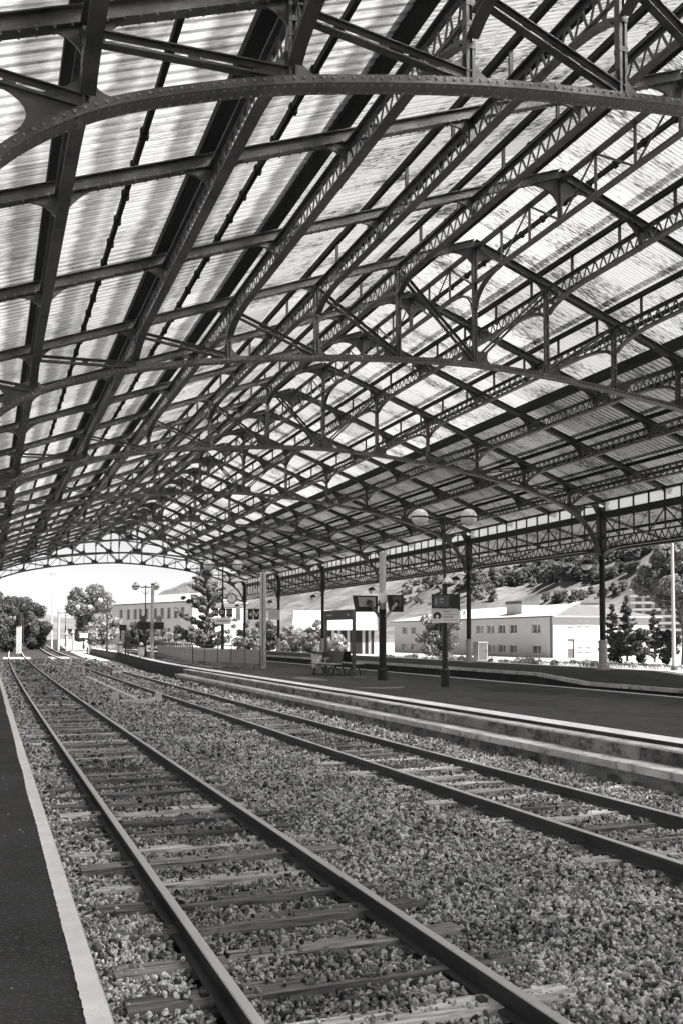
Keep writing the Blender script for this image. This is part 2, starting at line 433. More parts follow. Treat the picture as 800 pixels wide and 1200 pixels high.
def text_mesh(body, size, m, ext=0.004):
    cu = bpy.data.curves.new('t', 'FONT'); cu.body = body; cu.size = size; cu.extrude = ext
    cu.align_x = 'CENTER'; cu.align_y = 'CENTER'; cu.resolution_u = 3
    o = bpy.data.objects.new('t', cu); COL.objects.link(o)
    dg = bpy.context.evaluated_depsgraph_get()
    me = bpy.data.meshes.new_from_object(o.evaluated_get(dg)); me.materials.clear(); me.materials.append(M[m])
    bpy.data.objects.remove(o); bpy.data.curves.remove(cu)
    me.transform(Matrix.Rotation(R(90), 4, 'X')); return me     # faces -Y, reads along +X

# ------------------------------------------------------------------ layout constants
KX, W, L, Y1 = 11.104, 2.0587, 11.10, 20.13        # ridge line, panel width, bay length, second truss
UP = 11.80                                         # pillar line, from the ridge
def YN(n): return Y1 + (n - 1) * L
RIDGE, SLOPE = 11.75, 0.3665
def zr(u): return RIDGE - SLOPE * abs(u)           # rafter centre line
def trk(Y): return -0.005478 * Y + 0.00012 * Y * Y  # tracks curve gently to the right
PZ = 0.54                                          # middle platform top
sheet_material('sheet_clear', 0.19, 0.20, 0.88, 0.0, 0.58)
sheet_material('sheet_old', 0.06, 0.34, 0.75, 0.0, 0.05)
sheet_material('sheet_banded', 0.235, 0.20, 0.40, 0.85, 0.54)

# ================================================================== SETTING: terrain
def hash_noise(x, y):
    return (np.sin(x * 0.013 + 1.3) * np.cos(y * 0.011 + 0.4) + 0.5 * np.sin(x * 0.031 - y * 0.027) + 0.25 * np.sin(x * 0.07 + y * 0.06))
def smooth(a, b, x):
    t = np.clip((x - a) / (b - a), 0, 1); return t * t * (3 - 2 * t)
def ground_z(x, y):
    x = np.asarray(x, float); y = np.asarray(y, float)
    z = -0.30 - 0.25 * smooth(34, 70, x) + 1.3 * smooth(100, 330, y) * smooth(60, 20, x)
    h = 150 * smooth(235, 690, x) * (0.85 + 0.1 * hash_noise(x * 0.5, y * 0.5))
    h = h + 5.0 * smooth(260, 420, x) * hash_noise(x * 2.2, y * 2.0)
    h2 = 62 * smooth(1500, 2200, y) * smooth(260, 30, np.abs(x + 130 - 0.02 * y)) + 46 * smooth(1500, 2300, y)
    return z + h + h2
xs = np.unique(np.concatenate([np.linspace(-900, -60, 22), np.linspace(-60, 120, 37), np.linspace(120, 900, 110), np.linspace(900, 2400, 20)]))
ys = np.unique(np.concatenate([np.linspace(-300, 0, 8), np.linspace(0, 400, 50), np.linspace(400, 1300, 80), np.linspace(1300, 3600, 40)]))
gx, gy = np.meshgrid(xs, ys); gz = ground_z(gx, gy)
nv = len(xs)
idx = np.arange(len(xs) * len(ys)).reshape(len(ys), nv)
fq = np.stack([idx[:-1, :-1].ravel(), idx[:-1, 1:].ravel(), idx[1:, 1:].ravel(), idx[1:, :-1].ravel()], 1)
me = np_mesh('terrain', np.stack([gx.ravel(), gy.ravel(), gz.ravel()], 1), fq, 'ground', True)
me.materials.append(M['hill'])
cxs = gx[:-1, :-1].ravel(); cys = gy[:-1, :-1].ravel()
me.materials.append(M['far_hill'])
me.polygons.foreach_set('material_index', np.where((cys > 1200) & (cxs < 260), 2, ((cxs > 150) | (cys > 900)).astype(np.int32)).astype(np.int32))
struct(obj('terrain', me))
def hill_hit(px, py):
    r = ray(px, py); t = 150.0
    while t < 3500:
        p = r * t
        if EYE + p.z < float(ground_z(p.x, p.y)): break
        t += 4
    return Vector((p.x, p.y, float(ground_z(p.x, p.y)))), t

# ballast bed: sheet with a low profile following the tracks
bx = np.array([0.55, 0.75, 1.2, 2.1, 3.0, 3.5, 4.3, 5.1, 5.7, 6.6, 7.5, 8.05, 8.32])
bz = np.array([-0.15, -0.16, -0.185, -0.20, -0.185, -0.14, -0.09, -0.13, -0.185, -0.20, -0.16, -0.06, -0.02])
by = np.concatenate([np.linspace(-6, 30, 145), np.linspace(31, 60, 30), np.linspace(64, 300, 60)])
def bed_z(x, y):
    x = np.asarray(x) - np.asarray(trk(np.asarray(y))) * 0.9
    return np.interp(x, bx, bz) + 0.018 * np.sin(np.asarray(y) * 1.7 + np.asarray(x) * 2.1) + 0.012 * np.sin(np.asarray(y) * 4.3 - np.asarray(x) * 3.0)
bx0, bz0 = bx.copy(), bz.copy()
bx = np.unique(np.concatenate([bx, np.linspace(.55, 8.32, 45)])); bz = np.interp(bx, bx0, bz0)
bv = []; nb = len(bx)
for y in by:
    lift = float(1.3 * smooth(100, 330, np.array(y)))
    for i, x in enumerate(bx):
        X = x + trk(y) * 0.9
        wid = max(0, (y - 88)) * 0.02
        if i == 0: X -= wid
        if i == nb - 1: X += wid
        bv.append((X, y, bed_z(X if 0 < i < nb - 1 else x + trk(y) * 0.9, y) + lift - .045))
bi = np.arange(len(bv)).reshape(len(by), nb)
bf = np.stack([bi[:-1, :-1].ravel(), bi[:-1, 1:].ravel(), bi[1:, 1:].ravel(), bi[1:, :-1].ravel()], 1)
far_mat = M['ballast_bed']
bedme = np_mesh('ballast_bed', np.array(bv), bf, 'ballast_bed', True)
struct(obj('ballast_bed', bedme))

# ballast stones: many small rocks, instanced with geometry nodes
def rock(seed):
    r = np.random.default_rng(seed)
    t = (1 + 5 ** .5) / 2
    v = np.array([(-1, t, 0), (1, t, 0), (-1, -t, 0), (1, -t, 0), (0, -1, t), (0, 1, t), (0, -1, -t), (0, 1, -t), (t, 0, -1), (t, 0, 1), (-t, 0, -1), (-t, 0, 1)], float)
    v /= np.linalg.norm(v, axis=1)[:, None]
    f = [(0, 11, 5), (0, 5, 1), (0, 1, 7), (0, 7, 10), (0, 10, 11), (1, 5, 9), (5, 11, 4), (11, 10, 2), (10, 7, 6), (7, 1, 8), (3, 9, 4), (3, 4, 2), (3, 2, 6), (3, 6, 8), (3, 8, 9), (4, 9, 5), (2, 4, 11), (6, 2, 10), (8, 6, 7), (9, 8, 1)]
    # one subdivision, then chop with random planes for facets
    vv = [tuple(p) for p in v]; cache = {}; ff = []
    def mid(a, b):
        k = (min(a, b), max(a, b))
        if k not in cache:
            p = (np.array(vv[a]) + np.array(vv[b])) / 2; p /= np.linalg.norm(p); vv.append(tuple(p)); cache[k] = len(vv) - 1
        return cache[k]
    for a, b, c in f:
        x, y, z = mid(a, b), mid(b, c), mid(c, a); ff += [(a, x, z), (b, y, x), (c, z, y), (x, y, z)]
    v = np.array(vv)
    for _ in range(11):
        nrm = r.normal(size=3); nrm /= np.linalg.norm(nrm); d = r.uniform(0.42, 0.74)
        over = v @ nrm - d; v -= np.where(over > 0, over, 0)[:, None] * nrm
    v *= r.uniform([1.1, 0.85, 0.6], [1.7, 1.25, 1.0]); v += r.normal(size=v.shape) * 0.03
    return np_mesh('stone', v, np.array(ff), 'stone')
rock_col = bpy.data.collections.new('stone_kinds')
for i in range(10):
    ro = bpy.data.objects.new('stone_kind', rock(100 + i)); rock_col.objects.link(ro)
def scatter(x0, x1, y0, y1, dens, r0, r1, lay=0.02):
    n = int((x1 - x0) * (y1 - y0) * dens)
    y = rng.uniform(y0, y1, n); x = rng.uniform(x0, x1, n) + trk(y) * 0.9
    rad = rng.uniform(r0, r1, n) * rng.choice([0.55, 0.8, 1, 1.3, 1.6], n, p=[.28, .27, .25, .15, .05])
    return x, y, rad
SL_P = 0.68                                    # sleeper pitch
def in_sleeper(x, y, x0):
    a = (np.abs(((y - 0.2) / SL_P) % 1 - 0.5) > 0.5 - 0.085 / SL_P)
    return a & (x - trk(y) > x0 + 0.75 - 1.0 + .22 * np.sin(y * 5.1)) & (x - trk(y) < x0 + 0.75 + 1.0 + .22 * np.sin(y * 3.7))
RX1, RX2 = 1.382, 5.866
px_, py_, pr_ = [], [], []
for args in ((0.55, 8.3, 2.8, 9, 3300, .0135, .0225), (0.55, 8.3, 9, 16, 2300, .015, .025), (0.55, 8.3, 16, 30, 900, .021, .032),
             (0.55, 8.3, 30, 56, 300, .03, .048), (0.55, 8.3, 56, 90, 90, .05, .08)):
    a, b, c = scatter(*args); px_.append(a); py_.append(b); pr_.append(c)
X_ = np.concatenate(px_); Y_ = np.concatenate(py_); RD = np.concatenate(pr_)
keep = np.ones(len(X_), bool)
for rx in (RX1, RX1 + 1.5, RX2, RX2 + 1.5):
    keep &= np.abs(X_ - trk(Y_) - rx) > 0.085 + RD * 0.6
slp = in_sleeper(X_, Y_, RX1) | in_sleeper(X_, Y_, RX2)
patch = (np.sin(X_ * 3.1 + Y_ * 1.3) + np.sin(X_ * 1.7 - Y_ * 2.9 + 1)) * 0.5
keep &= ~slp | (rng.uniform(size=len(X_)) < 0.06 + 0.4 * (patch > 0.45))
X_, Y_, RD, slp = X_[keep], Y_[keep], RD[keep], slp[keep]
Zs = bed_z(X_, Y_) + RD * rng.uniform(-1.1, 1.1, len(X_))
Zs = np.where(slp, np.maximum(Zs, -0.127 + RD * 0.3), Zs)
gme = bpy.data.meshes.new('ballast_stones'); gme.vertices.add(len(X_))
gme.vertices.foreach_set('co', np.stack([X_, Y_, Zs], 1).astype(np.float32).ravel())
a = gme.attributes.new('rot', 'FLOAT_VECTOR', 'POINT'); a.data.foreach_set('vector', rng.uniform(0, 6.28, (len(X_), 3)).astype(np.float32).ravel())
a = gme.attributes.new('scl', 'FLOAT', 'POINT'); a.data.foreach_set('value', RD.astype(np.float32))
stones = stuff(obj('ballast_stones', gme))
tag(stones, 'grey crushed stone ballast spread between and around the rails', 'gravel')
ng = bpy.data.node_groups.new('scatter_stones', 'GeometryNodeTree')
ng.interface.new_socket('Geometry', in_out='INPUT', socket_type='NodeSocketGeometry')
ng.interface.new_socket('Geometry', in_out='OUTPUT', socket_type='NodeSocketGeometry')
gi = ng.nodes.new('NodeGroupInput'); go = ng.nodes.new('NodeGroupOutput')
ip = ng.nodes.new('GeometryNodeInstanceOnPoints'); ci = ng.nodes.new('GeometryNodeCollectionInfo')
ci.inputs['Collection'].default_value = rock_col; ci.inputs['Separate Children'].default_value = True; ci.inputs['Reset Children'].default_value = True
ra = ng.nodes.new('GeometryNodeInputNamedAttribute'); ra.data_type = 'FLOAT_VECTOR'; ra.inputs['Name'].default_value = 'rot'
sa = ng.nodes.new('GeometryNodeInputNamedAttribute'); sa.data_type = 'FLOAT'; sa.inputs['Name'].default_value = 'scl'
e2r = ng.nodes.new('FunctionNodeEulerToRotation')
ng.links.new(gi.outputs[0], ip.inputs['Points']); ng.links.new(ci.outputs[0], ip.inputs['Instance'])
ip.inputs['Pick Instance'].default_value = True
ng.links.new(ra.outputs['Attribute'], e2r.inputs[0]); ng.links.new(e2r.outputs[0], ip.inputs['Rotation'])
ng.links.new(sa.outputs['Attribute'], ip.inputs['Scale']); ng.links.new(ip.outputs[0], go.inputs[0])
md = stones.modifiers.new('scatter', 'NODES'); md.node_group = ng

# ------------------------------------------------------------------ near platform (left)
pl = obj('platform_left', MB().box(-7, 0.46, -30, 110, -0.3, 0.55), m='asphalt'); struct(pl)
ln = MB()
yy = -14.0; pe = [(0.365 + random.uniform(-.008, .008), -14.0)]
while yy < 110:
    yy += random.uniform(0.015, 0.05) if yy < 20 else 1.0
    pe.append((0.374 + random.uniform(-.003, .003) + .005 * math.sin(yy * 1.3 + 2 * math.sin(yy * .6)), yy))
for (a0, b0), (a1, b1) in zip(pe[:-1], pe[1:]):
    ln.quad((a0, b0, .556), (0.468, b0, .556), (0.468, b1, .556), (a1, b1, .556))
obj('edge_line', ln, pl, m='white_paint')
nose = MB().box(0.46, 0.475, -14, 110, 0.30, 0.55)
obj('edge_stone', nose, pl, m='concrete')
lf = MB()
for _ in range(46):                               # small pale bits of litter and leaves
    x, y, a, s = random.uniform(-1.2, .33), random.uniform(3, 12), random.uniform(0, 3.1), random.uniform(.006, .022)
    c_, d_ = math.cos(a) * s, math.sin(a) * s
    lf.quad((x - c_, y - d_, .556), (x + d_ * .5, y - c_ * .5, .559), (x + c_, y + d_, .557), (x - d_ * .5, y + c_ * .5, .561))
stuff(tag(obj('litter', lf, m='frame_white'), 'small pale leaves and specks lying on the near asphalt platform', 'litter'))

# ------------------------------------------------------------------ middle platform with stepped edge
ctl = [(-14, 0), (36, 0), (44, -0.05), (54, 0.25), (63, 0.75), (75, 1.6), (88, 2.45), (104, 2.9), (130, 3.6)]
def pedge(Y): return 8.94 + float(np.interp(Y, [c[0] for c in ctl], [c[1] for c in ctl]))
def pedge_s(Y): return sum(pedge(Y + k) for k in (-4, -2, 0, 2, 4)) / 5
mp_ = MB(); ysp = list(np.arange(-14, 131, 2.0))
for y0, y1 in zip(ysp[:-1], ysp[1:]):
    a, b = pedge_s(y0), pedge_s(y1)
    mp_.quad((a, y0, PZ), (15.9, y0, PZ), (15.9, y1, PZ), (b, y1, PZ))
    mp_.quad((a, y0, -.3), (a, y0, PZ), (b, y1, PZ), (b, y1, -.3))
    mp_.quad((15.9, y0, PZ), (15.9, y0, -.3), (15.9, y1, -.3), (15.9, y1, PZ))
mp_.quad((8.94, -14, PZ), (8.94, -14, -.3), (15.9, -14, -.3), (15.9, -14, PZ))
mp_.quad((15.9, 130, PZ), (15.9, 130, -.3), (pedge_s(130), 130, -.3), (pedge_s(130), 130, PZ))
mplat = struct(obj('platform_middle', mp_, m='asphalt'))
wl = MB()
for y0, y1 in zip(ysp[:-1], ysp[1:]):
    a, b = pedge_s(y0), pedge_s(y1)
    wd = 0.48
    wl.quad((a + .02, y0, PZ + .004), (a + wd, y0, PZ + .004), (b + wd, y1, PZ + .004), (b + .02, y1, PZ + .004))
obj('edge_line', wl, mplat, m='white_paint')
obj('edge_line', MB().box(15.66, 15.86, -14, 130, PZ + .0005, PZ + .005), mplat, m='white_paint')
y = -13.0
while y < 44:
    ln_ = 2.0 if y < 40 else 1.5
    g = 0.012
    dz, dx = random.uniform(-.006, .006), random.uniform(-.008, .008)
    obj('coping_stone', MB().box(8.30 - .03 + dx, 8.70, y + g, y + ln_ - g, 0.16, 0.265 + dz), mplat, m='concrete')
    obj('wall_block', MB().box(8.33 + dx, 8.72, y + g / 2, y + ln_ - g / 2, -0.30, 0.158), mplat, m='old_wall')
    obj('step_slab', MB().box(8.68 + dx, 8.935, y + g, y + ln_ - g, 0.267, 0.455 + dz * .5), mplat, m='old_wall')
    obj('step_nosing', MB().box(8.66 + dx, 8.935, y + g, y + ln_ - g, 0.457, 0.485 + dz * .5), mplat, m='concrete')
    y += ln_
def patch(parent, cx_, cy_, w_, h_, z, m_, seed):
    q = random.Random(seed); pts = []
    for i in range(14):
        a = 2 * math.pi * i / 14; rr = q.uniform(.7, 1.1); pts.append((cx_ + w_ * rr * math.cos(a), cy_ + h_ * rr * math.sin(a)))
    obj('surface_patch', MB().prism(pts, 'z', z + .0005, z + .004), parent, m=m_)
mat('patch_pale', 0.16, 0.9, 0.4, 3, bump=0.5, bscale=80); mat('patch_dark', 0.03, 0.85, 0.4, 3, bump=0.5, bscale=80)
q_ = at(447, 806, PZ); patch(mplat, q_.x, q_.y, .9, .5, PZ, 'patch_pale', 1)  # first pale shape paints a pool of light beside the monitor post
patch(mplat, 11.2, 18.5, .7, 1.5, PZ, 'patch_dark', 2); patch(mplat, 13.6, 22.5, .8, 2.2, PZ, 'patch_dark', 3); patch(mplat, 10.6, 31, .5, 1.8, PZ, 'patch_pale', 4)
patch(pl, -.35, 6.2, .28, .7, .55, 'patch_dark', 5); patch(pl, -.1, 10.0, .22, 1.1, .55, 'patch_dark', 6)
# boarded crossing where the platform narrows
for i in range(9):
    y0, y1 = 43.5, 60.0
    a = MB(); x_ = 0.62 + i * 0.24
    n_ = 6
    for k in range(n_):
        ya, yb = y0 + (y1 - y0) * k / n_, y0 + (y1 - y0) * (k + 1) / n_
        xa, xb = pedge_s(ya) + x_, pedge_s(yb) + x_
        if xa < 10.95:
            a.quadbox([(xa, ya, PZ + .001), (xa + .19, ya, PZ + .001), (xb + .19, yb, PZ + .001), (xb, yb, PZ + .001),
                       (xa, ya, PZ + .035), (xa + .19, ya, PZ + .035), (xb + .19, yb, PZ + .035), (xb, yb, PZ + .035)])
    if a.v: obj('plank', a, mplat, m='bench_pale' if i % 2 else 'post_mid')

# ------------------------------------------------------------------ far platform (right) with its ramped edge
fp = MB(); prof = [(-14, .50), (26.2, .50), (29.3, .70), (130, .70)]
for (y0, z0), (y1, z1) in zip(prof[:-1], prof[1:]):
    fp.quad((18.6, y0, z0), (24.4, y0, z0), (24.4, y1, z1), (18.6, y1, z1))
    fp.quad((18.6, y0, -.3), (18.6, y0, z0), (18.6, y1, z1), (18.6, y1, -.3))
    fp.quad((24.4, y0, z0), (24.4, y0, -.6), (24.4, y1, -.6), (24.4, y1, z1))
fp.quad((18.6, -14, .5), (18.6, -14, -.3), (24.4, -14, -.3), (24.4, -14, .5))
fplat = struct(obj('platform_right', fp, m='asphalt'))
for (y0, z0), (y1, z1) in zip(prof[:-1], prof[1:]):
    nseg = max(1, int(round((y1 - y0) / 3)))
    for k in range(nseg):
        ya, yb = y0 + (y1 - y0) * k / nseg, y0 + (y1 - y0) * (k + 1) / nseg
        za_, zb_ = z0 + (z1 - z0) * k / nseg, z0 + (z1 - z0) * (k + 1) / nseg
        obj('coping_stone', MB().quadbox([(18.5, ya + .01, za_ - .1), (18.75, ya + .01, za_ - .1), (18.75, yb - .01, zb_ - .1), (18.5, yb - .01, zb_ - .1),
                                         (18.5, ya + .01, za_ + .012), (18.75, ya + .01, za_ + .012), (18.75, yb - .01, zb_ + .012), (18.5, yb - .01, zb_ + .012)]), fplat, m='concrete')

yd = MB()
yv = [(24.42, .46), (30, .30), (38, -.05), (47, -.42)]
for (x0, z0), (x1, z1) in zip(yv[:-1], yv[1:]): yd.quad((x0, -14, z0), (x1, -14, z0 if False else z1), (x1, 130, z1), (x0, 130, z0))
struct(obj('yard', yd, m='yard'))
# ------------------------------------------------------------------ tracks
def rail_path(x0, y0, y1, step=3.0):
    ys_ = list(np.arange(y0, y1, step)) + [y1]
    return [(x0 + trk(y), y, float(1.3 * smooth(100, 330, np.array(y)))) for y in ys_]
def make_track(label, x0, y0, y1, ns, straight=False):
    t = thing('railway_track', label, 'railway track', (0, 0, 0))
    for rx in (x0, x0 + 1.5):
        pth = [(rx, y, 0) for y in (y0, y1)] if straight else rail_path(rx, y0, y1)
        low = MB()
        sec = [(-.07, -.15), (.07, -.15), (.07, -.137), (.012, -.125), (.012, -.045), (.036, -.034), (.036, -.006), (-.036, -.006), (-.036, -.034), (-.012, -.045), (-.012, -.125), (-.07, -.137)]
        # flat side vector: world X
        low.sweep(pth, sec, (1, 0, 0)); r = obj('rail', low, t, m='rail_steel')
        hd = MB().sweep(pth, [(-.034, -.005), (.034, -.005), (.028, .0015), (-.028, .0015)], (1, 0, 0))
        obj('rail_head', hd, r, m='rail_head')
        if not straight:
            cl = MB()                                  # clips and chairs at the sleepers nearest the camera
            for k in range(4, 60):
                y = 0.2 + SL_P * k
                for sx_ in (-.105, .105):
                    X = rx + trk(y) + sx_
                    cl.box(X - .025, X + .025, y - .03, y + .03, -.135, -.105)
            stuff(obj('rail_clip', cl, r, m='rail_steel'))
    sv = []
    for i in range(5):
        b = MB(); q = random.Random(i)
        n_ = 7; top = []
        for k in range(n_ + 1):
            x = -1.27 + 2.54 * k / n_
            top.append((x, -.112 + q.uniform(-.012, .012), .112 + q.uniform(-.012, .012), q.uniform(-.006, .005)))
        for (xa, la, ra_, za_), (xb, lb, rb_, zb_) in zip(top[:-1], top[1:]):
            k = len(b.v)
            b.v += [(xa, la, -.14), (xa, la, za_), (xa, ra_, za_), (xa, ra_, -.14), (xb, lb, -.14), (xb, lb, zb_), (xb, rb_, zb_), (xb, rb_, -.14)]
            b.f += [(k, k + 1, k + 5, k + 4), (k + 1, k + 2, k + 6, k + 5), (k + 2, k + 3, k + 7, k + 6)]
        e = len(b.v)
        b.f += [(3, 2, 1, 0), (e - 4, e - 3, e - 2, e - 1)]
        sv.append(b.mesh('sleeper', 'sleeper'))
    for k in range(3, 3 + ns):
        y = 0.2 + SL_P * k
        o = obj('sleeper', sv[k % 5], t, (x0 + .75 + (0 if straight else trk(y)) + random.uniform(-.06, .06), y + random.uniform(-.03, .03), -.124 + random.uniform(-.02, .008)))
        o.rotation_euler = (0, 0, random.uniform(-.025, .025) + (math.pi if k % 3 == 0 else 0))
    return t
make_track('nearest railway track with weathered timber sleepers beside the dark left platform', RX1, -6, 300, 150)
make_track('second railway track running beside the stepped edge of the middle platform', RX2, -6, 300, 150)
make_track('far railway track sunk between the middle platform and the far platform', 16.5, -6, 200, 40, True)

# ================================================================== TRAIN SHED
shed = thing('train_shed', 'large iron arched train shed with translucent gabled roof over the tracks', 'train shed', (KX, 0, 0))
cp_ = [(0, 8.71), (2.06, 8.63), (4.12, 8.44), (6.18, 8.17), (8.24, 7.75), (9.6, 7.33), (10.35, 7.0), (10.95, 6.58), (11.35, 6.12), (11.58, 5.65), (11.66, 5.25)]
full = [(-x, z) for x, z in reversed(cp_[1:])] + cp_
def catmull(P, n=6):
    o = []
    for i in range(len(P) - 1):
        p0, p1, p2, p3 = P[max(i - 1, 0)], P[i], P[i + 1], P[min(i + 2, len(P) - 1)]
        for k in range(n):
            t = k / n
            o.append(tuple(0.5 * (2 * p1[j] + (p2[j] - p0[j]) * t + (2 * p0[j] - 5 * p1[j] + 4 * p2[j] - p3[j]) * t * t + (3 * p1[j] - p0[j] - 3 * p2[j] + p3[j]) * t ** 3) for j in (0, 1)))
    o.append(P[-1]); return o
arch = catmull(full)
def za(u): return float(np.interp(abs(u), [c[0] for c in arch if c[0] >= 0], [c[1] for c in arch if c[0] >= 0]))
arch3 = [(x, 0, z) for x, z in arch]

ch = MB()
ch.sweep(arch3, [(-.12, -.06), (.12, -.06), (.12, -.045), (-.12, -.045)], (0, 1, 0))
ch.sweep(arch3, [(-.12, -.045), (-.105, -.045), (-.105, .025), (-.12, .025)], (0, 1, 0))
ch.sweep(arch3, [(.105, -.045), (.12, -.045), (.12, .025), (.105, .025)], (0, 1, 0))
ch.sweep(arch3, [(-.02, -.045), (.02, -.045), (.02, .07), (-.02, .07)], (0, 1, 0))
me_chord = ch.mesh('bottom_chord', 'iron')
rv = MB()
def rivet(b, p, nrm, r=.020):
    nrm = Vector(nrm).normalized(); a = nrm.orthogonal().normalized(); c = nrm.cross(a); p = Vector(p); k = len(b.v); n_ = 6
    for rr, h in ((r, 0), (r * .75, r * .6)):
        for i in range(n_):
            g = 2 * math.pi * i / n_; b.v.append(tuple(p + (a * math.cos(g) + c * math.sin(g)) * rr + nrm * h))
    for i in range(n_):
        j = (i + 1) % n_; b.f.append((k + i, k + j, k + n_ + j, k + n_ + i))
    b.f.append(tuple(k + n_ + i for i in range(n_)))
acc = 0
for (x0, z0), (x1, z1) in zip(arch[:-1], arch[1:]):
    ln_ = math.hypot(x1 - x0, z1 - z0); nx, nz_ = -(z1 - z0) / ln_, (x1 - x0) / ln_
    t = (-acc) % 0.11
    while t < ln_:
        f_ = t / ln_; x, z = x0 + (x1 - x0) * f_, z0 + (z1 - z0) * f_
        for s_ in (-.075, .075): rivet(rv, (x - nx * .06, s_, z - nz_ * .06), (-nx, 0, -nz_))
        rivet(rv, (x - nx * 0.01, -.12, z - nz_ * 0.01), (0, -1, 0))
        t += 0.11
    acc += ln_
mat('rivet', 0.18, 0.4, 0.3, 8)
me_riv = rv.mesh('rivet_rows', 'rivet')

def fillet(b, node, a, la, c, lc, th=.012, y=0.0, tight=0.30):
    """gusset between two members that leave a node: straight along both, hollow curve across"""
    n_ = Vector(node); a = Vector(a).normalized(); c = Vector(c).normalized()
    A = n_ + a * la; C_ = n_ + c * lc; ctrl = n_ + (a * la + c * lc) * tight
    poly = [(n_.x, n_.y)]
    for i in range(9):
        t = i / 8; p = A * (1 - t) ** 2 + ctrl * 2 * t * (1 - t) + C_ * t * t; poly.append((p.x, p.y))
    b.prism(poly, 'y', y - th, y + th)

def i_beam(sgn, y=0.0, u0=0.0, u1=12.15):
    b = MB(); p = [(sgn * u0, y, zr(u0)), (sgn * u1, y, zr(u1))]
    b.sweep(p, [(-.075, -.088), (.075, -.088), (.075, -.074), (-.075, -.074)], (0, 1, 0))
    b.sweep(p, [(-.075, .074), (.075, .074), (.075, .088), (-.075, .088)], (0, 1, 0))
    b.sweep(p, [(-.012, -.074), (.012, -.074), (.012, .074), (-.012, .074)], (0, 1, 0))
    return b
me_raf = {s: i_beam(s).mesh('rafter', 'iron') for s in (-1, 1)}
rr_ = MB()
for s in (-1, 1):
    t = 0.2
    while t < 12:
        for q in (-.055, .055): rivet(rr_, (s * t, q, zr(t) - .095), (s * .3, 0, -1))
        rivet(rr_, (s * t, -.012, zr(t) - .05), (0, -1, 0))
        t += 0.16
me_rafriv = rr_.mesh('rivet_rows', 'rivet')

def vertical_mesh(k):
    u = k * W; zt, zb = zr(u) - .1, za(u) + .04; b = MB()
    b.box(u - .055, u - .018, -.05, .05, zb, zt); b.box(u + .018, u + .055, -.05, .05, zb, zt)
    b.box(u - .018, u + .018, -.009, .009, zb, zb + .45); b.box(u - .018, u + .018, -.009, .009, zt - .8, zt)
    for q in (.33, .55, .75):
        z = zb + (zt - zb) * q; b.box(u - .06, u + .06, -.056, .056, z - .03, z + .03)
    return b.mesh('vertical', 'iron')
def diag_pts(k):                       # k>0: right half, from arch node k-1 up to rafter node k
    s = 1 if k > 0 else -1; kk = abs(k)
    u0, u1 = s * (kk - 1) * W, s * (kk * W if kk < 6 else UP - .1)
    return (u0, za(u0) + .08), (u1, zr(u1) - .2)
def diag_mesh(k):
    (x0, z0), (x1, z1) = diag_pts(k); b = MB(); d = Vector((x1 - x0, 0, z1 - z0)).normalized(); nn = Vector((-d.z, 0, d.x))
    p0, p1 = Vector((x0, 0, z0)), Vector((x1, 0, z1))
    for s in (-1, 1):
        b.bar(p0 + nn * .036 * s, p1 + nn * .036 * s, .018, .042, up=nn)
        b.bar(p0 + nn * .062 * s, p1 + nn * .062 * s, .11, .012, up=nn)
    for q in (.04, .5, .95):
        c = p0.lerp(p1, q); b.bar(c - d * .06, c + d * .06, .012, .11, up=nn)
    return b.mesh('diagonal', 'iron')
def gusset_mesh(k):
    u = k * W; z = za(u) + .03; b = MB(); dz = (za(u + .3) - za(u - .3)) / .6
    rt = (1, dz); lt = (-1, -dz); up_ = (0, 1); node = (u, z)
    dirs = []
    for kk in (1, -1):
        pass
    dl = dr = None
    if k <= 0 and k > -6:                # a left-half diagonal lands here from the node to the left
        a, c = diag_pts(k - 1); dl = (c[0] - a[0], c[1] - a[1])
    if k >= 0 and k < 6:
        a, c = diag_pts(k + 1); dr = (c[0] - a[0], c[1] - a[1])
    big = 1.0 if abs(k) < 5 else 1.5
    if dl:
        fillet(b, node, lt, .5 * big, dl, .62 * big, y=0, tight=.22); fillet(b, node, dl, .5, up_, .40, y=0, tight=.3)
    else: fillet(b, node, lt, .36, up_, .42, y=0, tight=.2)
    if dr:
        fillet(b, node, rt, .5 * big, dr, .62 * big, y=0, tight=.22); fillet(b, node, dr, .5, up_, .40, y=0, tight=.3)
    else: fillet(b, node, rt, .36, up_, .42, y=0, tight=.2)
    # top haunch below the rafter
    zt = zr(u) - .09; sl_ = -SLOPE * (1 if u > 0 else -1)
    if k == 0:
        fillet(b, (u, zt), (1, -SLOPE), .75, (0, -1), .6, tight=.2); fillet(b, (u, zt), (-1, -SLOPE), .75, (0, -1), .6, tight=.2)
    else:
        fillet(b, (u, zt), (1, sl_), .42, (0, -1), .45, tight=.2); fillet(b, (u, zt), (-1, -sl_), .42, (0, -1), .45, tight=.2)
    return b.mesh('gusset_plate', 'iron')
me_vert = {k: vertical_mesh(k) for k in range(-5, 6)}
me_diag = {k: diag_mesh(k) for k in range(-6, 7) if k}
me_gus = {k: gusset_mesh(k) for k in range(-5, 6)}

def arch_truss(n):
    t = part('arch_truss', shed, (0, YN(n), 0))
    c = obj('bottom_chord', me_chord, t)
    stuff(obj('rivet_rows', me_riv, t))
    for s in (-1, 1): obj('rafter', me_raf[s], t)
    stuff(obj('rivet_rows', me_rafriv, t))
    for k in me_vert: obj('vertical', me_vert[k], t); obj('gusset_plate', me_gus[k], t)
    for k in me_diag: obj('diagonal', me_diag[k], t)
    return t
N0, N1 = -3, 7  # rearmost bays, behind the camera, are unseen and added to brighten the foreground
for n in range(N0, N1 + 1): tr = arch_truss(n)
